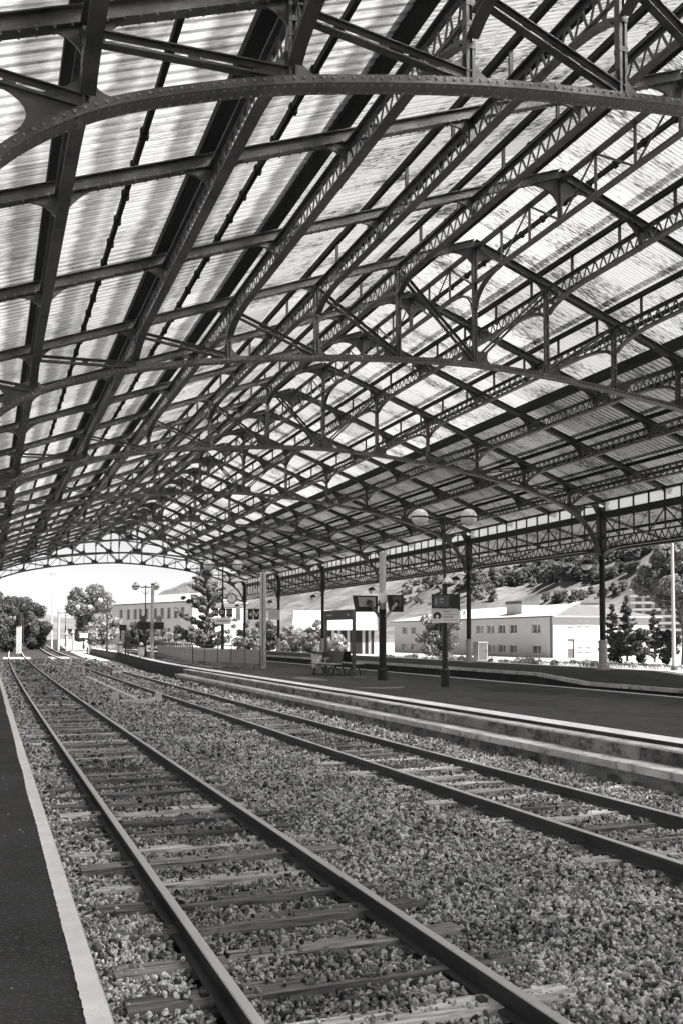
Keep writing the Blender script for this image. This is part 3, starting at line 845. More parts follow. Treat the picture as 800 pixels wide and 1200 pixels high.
# end screen on the last arch: two more curved chords with lattice
for off, nm in ((0.95, 'screen_chord'), (2.05, 'screen_chord')):
    lim = 8.6 if off < 1 else 5.2
    pth = [(x, .0, z + off - 0.012 * (x * x) * (off - .9)) for x, z in arch if abs(x) < lim]
    obj(nm, MB().sweep(pth, [(-.05, -.05), (.05, -.05), (.05, .05), (-.05, .05)], (0, 1, 0)), tr, m='iron_dark')
for k in range(-5, 5):
    for h in (0.5,):
        u = (k + h) * W
        b = MB(); z0 = za(u)
        b.bar((u, 0, z0), (u, 0, z0 + .95), .05, .05)
        obj('screen_bar', b, tr, m='iron_dark')
        b = MB(); s = 1 if u > 0 else -1
        b.bar((u - s * W / 2, 0, za(u - s * W / 2)), (u, 0, z0 + .95), .05, .05); b.bar((u, 0, z0 + .95), (u + s * W / 2, 0, za(u + s * W / 2)), .05, .05)
        obj('screen_bar', b, tr, m='iron_dark')

# intermediate rafters at the thirds of each bay, with hangers at the purlins
def hanger_mesh(k):
    u = k * W; z = zr(u) - .09; b = MB(); dep = .46 if k else .95
    b.box(u - .045, u + .045, -.035, .035, z - dep, z)
    sl_ = -SLOPE * (1 if u > 0 else -1)
    if k == 0: fillet(b, (u, z), (1, -SLOPE), .8, (0, -1), .7, .02, tight=.2); fillet(b, (u, z), (-1, -SLOPE), .8, (0, -1), .7, .02, tight=.2)
    else: fillet(b, (u, z), (1, sl_), .52, (0, -1), .42, .02, tight=.2); fillet(b, (u, z), (-1, -sl_), .52, (0, -1), .42, .02, tight=.2)
    return b.mesh('hanger', 'iron')
me_hang = {k: hanger_mesh(k) for k in range(-5, 6)}
for n in range(-1, N1):
    for q in (1, 2):
        Y = YN(n) + L * q / 3
        for s in (-1, 1):
            r = obj('rafter', me_raf[s], shed, (0, Y, 0))
            for k in (range(-5, 0) if s < 0 else range(0, 6)): obj('hanger', me_hang[k], r)
        stuff(obj('rivet_rows', me_rafriv, shed, (0, Y, 0)))
# lattice purlins
def bot(y):
    e = min(y, L - y); d = -.40
    if e < 1.75:
        t = e / 1.75; d -= .42 * (1 - math.sqrt(max(0, 1 - (1 - t) ** 2.2)))
    return d
pur = MB(); pth = [(0, y, bot(y)) for y in sorted(set(list(np.linspace(.08, 1.75, 10)) + list(np.linspace(1.75, L - 1.75, 12)) + list(np.linspace(L - 1.75, L - .08, 10))))]
pur.sweep(pth, [(-.075, -.02), (.075, -.02), (.075, .0), (-.075, .0)], (1, 0, 0)); pur.sweep(pth, [(-.012, 0), (.012, 0), (.012, .06), (-.012, .06)], (1, 0, 0))
# straight link that ties the bracket back to the line of the chord
for y0, y1 in ((.1, 1.75), (L - 1.75, L - .1)): pur.bar((0, y0, -.41), (0, y1, -.41), .06, .03)
pur.box(-.08, .08, .08, L - .08, -.03, -.01); pur.box(-.012, .012, .08, L - .08, -.09, -.03)
me_pur = pur.mesh('lattice_purlin', 'iron')
web = MB(); ny = 34; st_ = (L - .3) / ny
for i in range(ny):
    y0 = .15 + i * st_; ym = y0 + st_ / 2
    web.bar((0, y0, -.06), (0, ym, bot(ym) + .03), .045, .012, up=(1, 0, 0)); web.bar((0, ym, bot(ym) + .03), (0, y0 + st_, -.06), .045, .012, up=(1, 0, 0))
me_web = web.mesh('lattice_web', 'iron')
rdg = MB(); dep = .92
rdg.box(-.08, .08, .06, L - .06, -.06, -.02); rdg.box(-.07, .07, .06, L - .06, -dep, -dep + .05)
rweb = MB(); nn_ = 9; st_ = (L - .2) / nn_
for i in range(nn_):
    y0 = .1 + i * st_
    rweb.bar((0, y0, -.04), (0, y0, -dep + .02), .05, .04)
    if i % 3 != 2 or True: rweb.bar((0, y0, -.05), (0, y0 + st_, -dep + .03), .045, .02, up=(1, 0, 0)) if i % 2 else rweb.bar((0, y0, -dep + .03), (0, y0 + st_, -.05), .045, .02, up=(1, 0, 0))
for s in (0, 1):                                   # curved knee brackets at the trusses
    pts = []
    for i in range(9):
        a = i / 8 * math.pi / 2; y = 1.15 * (1 - math.cos(a)); z = -dep - .62 + .62 * math.sin(a)
        pts.append((0, (y + .06) if s == 0 else L - .06 - y, z))
    rdg.sweep(pts, [(-.06, -.02), (.06, -.02), (.06, .03), (-.06, .03)], (1, 0, 0))
me_rdg = rdg.mesh('ridge_girder', 'iron'); me_rweb = rweb.mesh('lattice_web', 'iron')
me_beam = MB().box(-.045, .045, 0, L, -.06, .06).mesh('timber_beam', 'timber_dark')
me_wide = MB().box(-.16, .06, 0, L, -.07, .07).mesh('timber_beam', 'timber_dark')
me_big = MB().box(-.12, .12, 0, L, -.13, .13).mesh('timber_beam', 'timber_dark')
clipb = MB().box(-.035, .035, 0, L, -.05, .05)
for i in range(12): clipb.box(-.055, .055, .4 + i * .92, .5 + i * .92, -.075, .055)
me_bat = clipb.mesh('batten', 'timber_dark')
me_post = MB().box(-.03, .03, -.022, .022, -.56, 0).mesh('batten_post', 'iron_dark')
LOW, HIGH = .40, .62                               # height of the sheets above the rafters
for n in range(N0, N1):
    for k in range(-5, 6):
        u = k * W
        if n >= -1:
            if k == 0:
                p = obj('ridge_girder', me_rdg, shed, (0, YN(n), zr(0) - .12)); stuff(obj('lattice_web', me_rweb, p))
            else:
                p = obj('lattice_purlin', me_pur, shed, (u, YN(n), zr(u) - .12)); stuff(obj('lattice_web', me_web, p))
        hi = HIGH if abs(k) < 3 else LOW
        if abs(k) == 3: obj('timber_beam', me_big, shed, (u, YN(n), zr(u) + LOW + .02))
        elif k < -3: obj('timber_beam', me_wide, shed, (u, YN(n), zr(u) + hi - .17))
        else: obj('timber_beam', me_beam, shed, (u + (.16 if k else 0), YN(n), zr(u + (.16 if k else 0)) + hi - .10))
        if n >= -1 and abs(k) < 3 and k:
            for q in range(6): obj('batten_post', me_post, shed, (u + .16, YN(n) + L * (q + .5) / 6, zr(u + .16) + hi - .16))
    for k in range(-6, 6):
        u = (k + .5) * W; hi = HIGH if -3 <= k < 3 else LOW
        obj('batten', me_bat, shed, (u, YN(n), zr(u) + hi - .075))
# roof sheets, one for each purlin panel and rafter bay
def sheet_mesh(s, name, m, ly, du=W, hh=.035):
    b = MB(); n_ = int(round(ly / .2)); x0, x1 = -.06, du + .10
    prof = []
    for i in range(n_):
        y = ly * i / n_; d = ly / n_
        prof += [(y, 0), (y + d * .3, 0), (y + d * .42, hh), (y + d * .62, hh), (y + d * .74, 0)]
    prof.append((ly + .03, 0))
    for (y, h) in prof:
        for x in (x0, x1): b.v.append((s * x, y, h - SLOPE * x))
    for i in range(len(prof) - 1): b.f.append((2 * i, 2 * i + 1, 2 * i + 3, 2 * i + 2))
    return b.mesh(name, m)
TH = L / 3
S = {}
for s in (-1, 1):
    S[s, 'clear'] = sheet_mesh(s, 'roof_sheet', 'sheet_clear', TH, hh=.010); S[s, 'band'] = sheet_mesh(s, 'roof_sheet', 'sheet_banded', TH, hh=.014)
    S[s, 'metal'] = sheet_mesh(s, 'roof_sheet', 'sheet_old', TH)
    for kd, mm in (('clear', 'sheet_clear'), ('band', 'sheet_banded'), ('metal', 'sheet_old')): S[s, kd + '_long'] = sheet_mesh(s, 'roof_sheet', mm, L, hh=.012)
for n in range(N0, N1):
    for s in (-1, 1):
        for k in range(6):
            z = zr(k * W) + (HIGH if k < 3 else LOW)
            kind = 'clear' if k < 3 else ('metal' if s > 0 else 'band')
            if n < -1: obj('roof_sheet', S[s, kind + '_long'], shed, (s * k * W, YN(n), z)); continue  # long sheets roof the added, unseen bays and pass light to the foreground
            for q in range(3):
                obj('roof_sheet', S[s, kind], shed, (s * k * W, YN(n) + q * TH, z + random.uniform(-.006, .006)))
# ridge capping
for n in range(N0, N1):
    obj('ridge_cap', MB().box(-.16, .16, 0, L - .01, .0, .03), shed, (0, YN(n), zr(0) + HIGH + .01), m='sheet_metal')

# pillar lines: columns, girders, clerestory, side roof
def pillar(n, s):
    p = part('pillar', shed, (s * UP, YN(n), 0)); zb = .70
    obj('base', MB().box(-.24, .24, -.24, .24, zb - .75, zb + .08).lathe([(.22, 0), (.22, .10), (.175, .16), (.165, .95), (.19, 1.0), (.19, 1.06), (.12, 1.10)], (0, 0, zb + .08), 8), p, m='pedestal')
    obj('shaft', MB().lathe([(.118, 0), (.122, .4), (.108, 3.4)], (0, 0, zb + 1.16), 14), p, m='iron_dark', smooth=True)
    obj('capital', MB().lathe([(.11, 0), (.15, .04), (.15, .09), (.12, .12), (.16, .26), (.20, .30), (.20, .36)], (0, 0, 5.05), 12).box(-.13, .13, -.13, .13, 5.40, 7.15), p, m='iron_dark')
    # flanges on the upper stanchion
    obj('stanchion_flange', MB().box(-.17, -.14, -.10, .10, 5.42, 7.2).box(.14, .17, -.10, .10, 5.42, 7.2), p, m='iron')
    b = MB(); fillet(b, (-s * .13, 7.2), (-s, SLOPE), .45, (0, -1), .6, .02); fillet(b, (s * .13, 7.25), (s, -SLOPE), .4, (0, -1), .6, .02); b.box(-.135, .135, -.02, .02, 6.7, 7.2)
    obj('gusset_plate', b, p, m='iron')
    return p
gl = MB(); gl.box(-.09, .09, .16, L - .16, 5.90, 5.96); gl.box(-.09, .09, .16, L - .16, 6.74, 6.96); gl.box(-.05, .05, .16, L - .16, 6.70, 6.74)
pth = [(0, y, 5.52 - .34 * (1 - math.sqrt(max(0, 1 - (1 - min(1, min(y, L - y) / 1.5)) ** 2.2)))) for y in sorted(set(list(np.linspace(.16, 1.6, 10)) + [3, 5.5, 8] + list(np.linspace(L - 1.6, L - .16, 10))))]
gl.sweep(pth, [(-.09, -.03), (.09, -.03), (.09, .02), (-.09, .02)], (1, 0, 0))
gl.bar((0, .2, 5.52), (0, 1.7, 5.52), .06, .03); gl.bar((0, L - 1.7, 5.52), (0, L - .2, 5.52), .06, .03)
gl.box(-.08, .08, .1, L - .1, 7.375, 7.46)
me_gl = gl.mesh('side_girder', 'iron_dark')
gw = MB(); n_ = 30
for i in range(n_):
    y0 = .2 + (L - .4) * i / n_; y1 = .2 + (L - .4) * (i + 1) / n_; ym = (y0 + y1) / 2
    gw.bar((0, y0, 5.54), (0, ym, 5.9), .045, .014, up=(1, 0, 0)); gw.bar((0, ym, 5.9), (0, y1, 5.54), .045, .014, up=(1, 0, 0))
PN = 12; pw = (L - .5) / PN
for i in range(PN):
    y0 = .25 + pw * i
    if i: gw.box(-.025, .025, y0 - .025, y0 + .025, 5.96, 6.70)
    if i % 4 in (0, 3): gw.bar((0, y0, 6.7) if i % 4 == 0 else (0, y0, 5.96), (0, y0 + pw, 5.96) if i % 4 == 0 else (0, y0 + pw, 6.7), .05, .03, up=(1, 0, 0))
    gw.bar((0, y0 + pw * .1, 6.68), (0, y0 + pw * .8, 5.98), .03, .012, up=(1, 0, 0))
me_gw = gw.mesh('lattice_web', 'iron_dark')
me_pane = MB().box(-.004, .004, .03, pw - .03, 6.99, 7.37)
glm = bpy.data.materials.new('frosted_glass'); glm.use_nodes = True
_n = glm.node_tree.nodes; _l = glm.node_tree.links; _n.remove(_n['Principled BSDF'])
_t = _n.new('ShaderNodeBsdfTranslucent'); _t.inputs[0].default_value = (.85, .85, .84, 1)
_tp = _n.new('ShaderNodeBsdfTransparent'); _mx = _n.new('ShaderNodeMixShader'); _mx.inputs[0].default_value = .7
_l.new(_t.outputs[0], _mx.inputs[1]); _l.new(_tp.outputs[0], _mx.inputs[2]); _l.new(_mx.outputs[0], _n['Material Output'].inputs['Surface'])
M['frosted'] = glm
me_pane = me_pane.mesh('pane', 'frosted')
me_mull = MB().box(-.03, .03, -.03, .03, 6.99, 7.372).mesh('mullion', 'iron_dark')
me_cl = MB().box(-.05, .05, .1, L - .1, 6.962, 6.988).mesh('clerestory', 'iron_dark')
def aisle_sheet():
    b = MB(); ly = L; n_ = int(ly / .2); prof = []
    for i in range(n_):
        y = ly * i / n_; d = ly / n_; prof += [(y, 0), (y + d * .3, 0), (y + d * .42, .035), (y + d * .62, .035), (y + d * .74, 0)]
    prof.append((ly, 0))
    for (y, h) in prof:
        b.v.append((.12, y, 6.92 + h)); b.v.append((3.25, y, 6.08 + h))
    for i in range(len(prof) - 1): b.f.append((2 * i, 2 * i + 1, 2 * i + 3, 2 * i + 2))
    return b
def mirror(b):
    c = MB(); c.v = [(-x, y, z) for x, y, z in b.v]; c.f = [tuple(reversed(f)) for f in b.f]; return c
as_ = aisle_sheet(); me_as = {1: as_.mesh('side_roof_sheet', 'sheet_old'), -1: mirror(as_).mesh('side_roof_sheet', 'sheet_old')}
br = MB(); br.bar((.1, 0, 6.80), (3.2, 0, 5.98), .07, .12); br.bar((.12, 0, 5.55), (1.9, 0, 6.28), .06, .07); br.bar((1.9, 0, 6.28), (3.1, 0, 5.98), .05, .05)
me_br = {1: br.mesh('bracket_arm', 'iron'), -1: mirror(br).mesh('bracket_arm', 'iron')}
fa = MB().box(3.1, 3.35, 0, L - .01, 5.86, 6.07); me_fa = {1: fa.mesh('gutter', 'timber_dark'), -1: mirror(fa).mesh('gutter', 'timber_dark')}
pb = MB().box(1.5, 1.58, 0, L, 6.39, 6.50); me_pb = {1: pb.mesh('side_batten', 'timber_dark'), -1: mirror(pb).mesh('side_batten', 'timber_dark')}
for s in (1, -1):
    for n in range(N0 if s > 0 else -1, N1 + 1): pillar(n, s)
    for n in range(N0, N1):
        g = obj('side_girder', me_gl, shed, (s * UP, YN(n), 0)); stuff(obj('lattice_web', me_gw, g))
        ck = obj('clerestory', me_cl, shed, (s * UP, YN(n), 0))
        if s > 0 and n >= -1:
            for i in range(PN):
                obj('pane', me_pane, ck, (0, .25 + pw * i, 0))
                obj('mullion', me_mull, ck, (0, .25 + pw * i, 0))
        if s < 0: continue
        a = obj('side_roof_sheet', me_as[s], shed, (s * UP, YN(n), 0))
        obj('gutter', me_fa[s], shed, (s * UP, YN(n), 0)); obj('side_batten', me_pb[s], shed, (s * UP, YN(n), 0))
        for q in range(3): obj('bracket_arm', me_br[s], shed, (s * UP, YN(n) + L * q / 3, 0))

# globe lamps on arms fixed to the pillars
def globe(parent, c, r, half_dark=False):
    n_ = 20; prof = [(r * math.sin(math.pi * i / 12), -r * math.cos(math.pi * i / 12)) for i in range(13)]
    prof[0] = (.001, -r); prof[-1] = (.001, r)
    g = obj('globe', MB().lathe(prof, c, n_), parent, m='globe', smooth=True)
    obj('globe_band', MB().lathe([(r * .985, -.03), (r * 1.015, -.03), (r * 1.015, .02), (r * .985, .02)], c, n_), g, m='black_box')
    return g
for n in range(2, 8):
    near = {2: 'beside the right edge, bracketed to the nearest visible pillar', 3: 'on the second pillar, left of the grey cabinet', 4: 'on the third pillar behind the monitor post',
            5: 'on the fourth pillar beside the hanging sign frame', 6: 'on the fifth pillar behind the tall pale post', 7: 'on the last pillar before the hall end'}[n]
    t = thing('bracket_lamp', 'globe lamp ' + near, 'lamp', (KX + UP - .12, YN(n), 4.75), 0, 'globe lamps on the pillars')
    obj('arm', MB().tube([(0, 0, .25), (-.18, 0, .40), (-.45, 0, .42), (-.62, 0, .30)], .022, 6), t, m='black_box')
    obj('shade', MB().lathe([(.02, .0), (.10, -.02), (.2, -.09), (.235, -.2), (.225, -.21)], (-.62, 0, .32), 16), t, m='black_box', smooth=True)
    r = .215; prof = [(r * math.sin(math.pi * i / 16), -r * math.cos(math.pi * i / 16)) for i in range(9)]; prof[0] = (.001, -r)
    obj('globe', MB().lathe(prof, (-.62, 0, .12), 18), t, m='globe', smooth=True)

# ================================================================== PLATFORM FURNITURE
def lamp_post(base, label, h=6.0, arm=.70, g=.255, facing=0.0):
    t = thing('lamp_post', label, 'lamp post', base, facing, 'double globe lamp posts along the middle platform')
    obj('post', MB().lathe([(.13, 0), (.13, .5), (.085, .55), (.075, 3.0), (.045, 3.05), (.035, h - PZ - .38)], (0, 0, 0), 12), t, m='black_box', smooth=False)
    for s in (-1, 1):
        pts = []
        for i in range(12):
            q = i / 11; x = arm * q; z = h - PZ - .45 - .16 * math.sin(math.pi * q * .85) + .34 * q ** 1.6
            pts.append((s * x, 0, z))
        obj('arm', MB().tube(pts, [.042 - .014 * i / 11 for i in range(12)], 8), t, m='black_box')
        zc = pts[-1][2] - g - .02
        obj('cap', MB().lathe([(.03, .06), (.05, 0), (.11, -.03), (.11, -.05)], (s * (arm + .02), 0, zc + g), 12), t, m='black_box')
        globe(t, (s * (arm + .02), 0, zc), g)
    obj('brace', MB().bar((-.3, 0, h - PZ - .75), (0, 0, h - PZ - 1.0), .025, .025).bar((.3, 0, h - PZ - .75), (0, 0, h - PZ - 1.0), .025, .025), t, m='black_box')
    return t
FACE = -YAW
B1 = at(521, 805, PZ)
lamp_post(B1, 'nearest double globe lamp post, carrying a black display and white notice', facing=FACE)
def by_x(px, d): p = at_d(px, 745, d); return Vector((p.x, p.y, PZ))
lamp_post(by_x(261, 46.0), 'double globe lamp post behind the stairwell railing with the round clock beside it', facing=FACE)
lamp_post(by_x(170.5, 66), 'double globe lamp post rising above the black boxes, left of the stairwell railing', facing=FACE)
lamp_post(by_x(126, 92), 'double globe lamp post in front of the long pale building', facing=FACE)
lamp_post(by_x(98.5, 112), 'small distant double globe lamp post before the round tree', facing=FACE)
lamp_post(by_x(77, 138), 'farthest and smallest double globe lamp post near the tall thin mast', facing=FACE)

# display and notice fixed to the nearest lamp post
t = thing('platform_display', 'black platform display box above a white notice on the nearest lamp post', 'display', (B1.x, B1.y, PZ), FACE)
obj('housing', MB().box(-.40, .37, -.24, -.09, 2.30, 2.72).box(.37, .42, -.26, -.05, 2.26, 2.74), t, m='black_box')
obj('screen', MB().box(-.37, .1, -.247, -.241, 2.34, 2.68), t, m='screen_glass')
obj('writing', MB().box(-.30, -.26, -.252, -.248, 2.41, 2.60).box(-.19, -.06, -.252, -.248, 2.555, 2.59).box(-.19, -.06, -.252, -.248, 2.47, 2.50), t, m='frame_grey')
nb_ = obj('notice_board', MB().box(-.41, .42, -.17, -.11, 1.88, 2.29), t, m='sign_white')
disc = MB().lathe([(.115, 0), (.115, .006)], (0, 0, 0), 20); me = disc.mesh('emblem', 'sign_black'); me.transform(Matrix.Rotation(R(90), 4, 'X'))
obj('emblem', me, nb_, (-.24, -.172, 2.08))
me = MB().lathe([(.045, 0), (.045, .004)], (0, 0, 0), 12).box(-.05, .05, -.20, -.05, 0, .004).mesh('emblem', 'sign_white'); me.transform(Matrix.Rotation(R(90), 4, 'X'))
obj('emblem', me, nb_, (-.24, -.179, 2.07))
ln_ = MB()
for i, (a, b_) in enumerate(((-.07, .16), (-.07, .36), (-.09, .24), (-.07, .34))): ln_.box(a, b_, -.175, -.1705, 2.19 - .08 * i, 2.21 - .08 * i + (.015 if i in (0, 2) else 0))
obj('writing', ln_, nb_, m='frame_grey')
zz = MB()
for i in range(6): zz.box(.40 + .0 * i, .455, -.16, -.1, 1.9 + i * .065, 1.935 + i * .065)
obj('striped_edge', zz, nb_, m='sign_black')
t = thing('loudspeaker', 'small white dome loudspeaker high on the nearest lamp post', 'loudspeaker', (B1.x, B1.y, PZ), FACE)
obj('dome', MB().lathe([(.001, .14), (.09, .11), (.14, .03), (.15, -.04), (.12, -.05)], (.08, -.13, 3.08), 16), t, m='sign_white', smooth=True)
obj('bracket', MB().bar((0, -.05, 3.08), (.08, -.13, 3.03), .03, .03).lathe([(.05, -.06), (.05, 0)], (.1, -.14, 3.03), 8), t, m='black_box')

# monitor post
B2 = at(448, 797, PZ)
t = thing('monitor_post', 'tall post with two black monitor boxes on angled arms', 'monitor post', B2, FACE)
obj('lower_post', MB().lathe([(.17, 0), (.17, .35), (.125, .40), (.125, 2.40)], n=12), t, m='iron_dark', smooth=False)
obj('upper_post', MB().lathe([(.11, 2.4), (.11, 4.35), (.09, 4.36)], n=12), t, m='post_pale')
obj('junction_box', MB().box(-.10, .14, -.20, -.112, 2.62, 2.95), t, m='sign_white')
for s, x0, x1, z0, z1 in ((-1, -1.02, -.17, 2.32, 2.86), (1, .14, .70, 2.32, 2.88)):
    hsg = MB()
    hsg.quadbox([(x0 + .10, -.30, z0), (x1, -.22, z0), (x1, .30, z0), (x0 + .10, .30, z0), (x0, -.34, z1), (x1, -.26, z1), (x1, .34, z1), (x0, .34, z1)])
    mo = obj('monitor', hsg, t, m='black_box')
    obj('screen', MB().quadbox([(x0 + .22, -.325, z0 + .16), (x1 - .08, -.262, z0 + .16), (x1 - .08, -.20, z0 + .16), (x0 + .22, -.20, z0 + .16), (x0 + .18, -.345, z1 - .05), (x1 - .08, -.288, z1 - .05), (x1 - .08, -.20, z1 - .05), (x0 + .18, -.20, z1 - .05)]), mo, m='frame_grey' if s < 0 else 'post_mid')
    me = MB().lathe([(.10, 0), (.10, .05)], n=14).mesh('pivot', 'black_box'); me.transform(Matrix.Rotation(R(90), 4, 'X'))
    obj('pivot', me, t, (s * .46, -.32, 2.62))
    obj('arm', MB().bar((s * .46, -.38, 2.60), (s * .10, -.14, 2.14), .05, .09), t, m='post_pale' if s > 0 else 'post_mid')

# sign frame over the benches
pA, pB = at(414.5, 792, PZ), at(381.5, 789.5, PZ)
dv = pB - pA; ang = math.atan2(dv.y, dv.x); ln_ = dv.length
t = thing('header_sign', 'dark header sign on two posts behind the platform benches', 'sign frame', pA, ang)
for x in (0, ln_): obj('post', MB().box(x - .055, x + .055, -.05, .05, 0, 2.5), t, m='post_mid')
obj('header_board', MB().box(.06, ln_ - .03, -.05, .05, 2.12, 2.50), t, m='black_box')
obj('emblem', MB().box(ln_ * .12, ln_ * .2, .051, .055, 2.26, 2.36).box(ln_ * .72, ln_ * .9, .051, .055, 2.28, 2.34), t, m='frame_grey')

def bench(base, label, ang, ln_=2.3):
    t = thing('bench', label, 'bench', base, ang, 'platform benches')
    nS = 4
    obj('seat', MB().box(0, ln_, -.25, .20, .43, .465), t, m='bench_pale')
    obj('backrest', MB().quadbox([(0.1, .19, .50), (ln_, .19, .50), (ln_, .23, .50), (.1, .23, .50), (0.1, .27, .92), (ln_, .27, .92), (ln_, .31, .92), (.1, .31, .92)]), t, m='bench_dark')
    obj('seat_beam', MB().box(.05, ln_ - .05, -.06, .02, .36, .43), t, m='bench_dark')
    for x in (.3, ln_ - .3):
        obj('leg', MB().tube([(x, -.24, 0), (x, -.18, .22), (x, -.02, .38)], .028, 7), t, m='bench_dark')
        obj('leg', MB().tube([(x, .26, 0), (x, .2, .22), (x, .02, .38)], .028, 7), t, m='bench_dark')
    obj('armrest', MB().box(ln_ * .45, ln_ * .5, -.2, .2, .62, .655).box(ln_ * .46, ln_ * .49, -.02, .02, .46, .62), t, m='bench_pale')
    return t
pb_ = at(391, 792.5, PZ)
bench((pb_.x + .1, pb_.y + 2.3, PZ), 'bench facing the second track beside the bag-lined litter bin', R(-90))
bench((pb_.x + 1.0, pb_.y + .1, PZ), 'dark bench facing the far track, back to back with the pale-seated bench', R(90))
def bag_bin(base, label, h=1.05):
    t = thing('litter_bin', label, 'litter bin', base, 0, 'bag-lined litter bins')
    obj('post', MB().lathe([(.09, 0), (.09, .03), (.025, .04), (.025, h)], (.0, .28, 0), 8), t, m='black_box')
    prof = [(.15, .22), (.19, .30), (.2, .6), (.235, .82)]
    b = MB(); n_ = 22; k0 = 0
    for r, z in prof:
        for k in range(n_):
            g = 2 * math.pi * k / n_; rr = r * (1 + .05 * (-1) ** k); b.v.append((rr * math.cos(g), rr * math.sin(g), z))
    for i in range(len(prof) - 1):
        for k in range(n_): b.f.append((i * n_ + k, i * n_ + (k + 1) % n_, (i + 1) * n_ + (k + 1) % n_, (i + 1) * n_ + k))
    b.f.append(tuple(range(n_)))
    obj('bag', b, t, m='bag')
    obj('ring', MB().lathe([(.24, .81), (.262, .81), (.262, .85), (.24, .85)], n=20), t, m='black_box')
    obj('lid', MB().lathe([(.12, .90), (.12, 1.02), (.08, 1.08), (.001, 1.1)], (.02, .12, 0), 14).bar((.0, .26, .92), (.02, .12, .92), .03, .03), t, m='bag')
    return t
pbin = at(371.5, 790, PZ)
bag_bin(pbin, 'litter bin with pale plastic bag beside the benches, left of the monitor post')

# stairwell railing on the middle platform
def railing(pts, label):
    t = thing('stairwell_railing', label, 'railing', (pts[0][0], pts[0][1], PZ))
    O = Vector((pts[0][0], pts[0][1]))
    for (a, b_) in zip(pts[:-1], pts[1:]):
        a = Vector(a) - O; b_ = Vector(b_) - O; d = b_ - a; n_ = max(1, int(round(d.length / 1.25)))
        for k in range(n_ + 1):
            p = a + d * k / n_
            obj('post', MB().box(p.x - .025, p.x + .025, p.y - .025, p.y + .025, 0, 1.05), t, m='post_mid')
        for z, r in ((1.06, .028), (.86, .016), (.5, .016)):
            obj('rail', MB().bar((a.x, a.y, z), (b_.x, b_.y, z), r * 2, r * 2), t, m='post_mid' if z > 1 else 'post_pale')
        nrm = Vector((-d.y, d.x)).normalized() * .05
        obj('kerb', MB().quadbox([(a.x - nrm.x, a.y - nrm.y, 0), (b_.x - nrm.x, b_.y - nrm.y, 0), (b_.x + nrm.x, b_.y + nrm.y, 0), (a.x + nrm.x, a.y + nrm.y, 0),
                                  (a.x - nrm.x, a.y - nrm.y, .22), (b_.x - nrm.x, b_.y - nrm.y, .22), (b_.x + nrm.x, b_.y + nrm.y, .22), (a.x + nrm.x, a.y + nrm.y, .22)]), t, m='old_wall')
        for k in range(n_):
            p, q = a + d * (k + .04) / n_, a + d * (k + .96) / n_
            obj('panel', MB().bar((p.x + nrm.x * .2, p.y + nrm.y * .2, .54), (q.x + nrm.x * .2, q.y + nrm.y * .2, .54), .012, .58), t, m='frame_grey')
        hr = MB().bar((a.x - nrm.x * 2, a.y - nrm.y * 2, .62), (b_.x - nrm.x * 2, b_.y - nrm.y * 2, .40), .04, .04)
        obj('handrail', hr, t, m='post_pale')
    return t
r0, r1 = at(305, 784.5, PZ), at(226, 780, PZ)
r2 = at(185, 769, PZ)
railing([(r0.x, r0.y), (r1.x, r1.y), (r2.x, r2.y)], 'grey metal railing with panels around the platform stairwell')

# tall pale post with side signs
B3 = at(308, 783.5, PZ)
t = thing('sign_post', 'tall pale square post at the end of the stairwell railing with side signs', 'sign post', B3, FACE)
obj('post', MB().box(-.14, .14, -.12, .12, 0, 4.45), t, m='post_pale')
obj('groove', MB().box(-.02, .02, -.126, -.121, .1, 4.4), t, m='post_mid')
obj('arm', MB().box(-.75, -.14, -.02, .02, 2.72, 2.76).box(.14, .8, -.02, .02, 2.72, 2.76), t, m='post_mid')
obj('grey_panel', MB().box(.26, .78, -.06, .06, 2.26, 2.70), t, m='post_pale')
sb = obj('black_sign', MB().box(-.42, -.18, -.05, .05, 2.26, 2.72), t, m='sign_black')
obj('lettering', text_mesh('V', .34, 'sign_white'), sb, (-.30, -.056, 2.49))
sb = obj('black_sign', MB().box(-.68, -.46, -.05, .05, 2.26, 2.72), t, m='sign_black')
obj('lettering', text_mesh('4', .30, 'sign_white'), sb, (-.57, -.056, 2.49))

# clock and signs on the second lamp
BL = by_x(261, 46.0)
t = thing('platform_clock', 'round white clock with dark rim beside the second lamp post', 'clock', (BL.x, BL.y, PZ), FACE)
cm = MB().lathe([(.26, 0), (.26, .10)], n=24).mesh('case', 'black_box'); cm.transform(Matrix.Rotation(R(90), 4, 'X')); obj('case', cm, t, (.46, -.05, 3.35))
cm = MB().lathe([(.21, 0), (.21, .01)], n=24).mesh('dial', 'sign_white'); cm.transform(Matrix.Rotation(R(90), 4, 'X')); obj('dial', cm, t, (.46, -.152, 3.35))
obj('hand', MB().bar((.46, -.168, 3.35), (.46, -.168, 3.50), .02, .006), t, m='sign_black'); obj('hand', MB().bar((.46, -.168, 3.35), (.56, -.168, 3.30), .02, .006), t, m='sign_black')
obj('arm', MB().bar((0, -.05, 3.2), (.46, -.09, 3.2), .04, .04), t, m='black_box')
t = thing('letter_signs', 'row of small black track letter signs on the second lamp post', 'sign', (BL.x, BL.y, PZ), FACE)
obj('arm', MB().box(-.5, .95, -.08, -.04, 2.86, 2.90), t, m='black_box')
for x, tx in ((-.34, 'B2'), (.0, 'D'), (.34, 'C2')):
    b = obj('letter_sign', MB().box(x - .15, x + .15, -.12, -.06, 2.48, 2.85), t, m='sign_black'); obj('lettering', text_mesh(tx, .24, 'sign_white'), b, (x, -.125, 2.66))
b = obj('letter_sign', MB().box(.66, .88, -.12, -.06, 2.25, 2.95), t, m='sign_white'); obj('arrow', MB().bar((.72, -.126, 2.35), (.83, -.126, 2.6), .06, .004).bar((.83, -.126, 2.6), (.72, -.126, 2.85), .06, .004), b, m='sign_black')
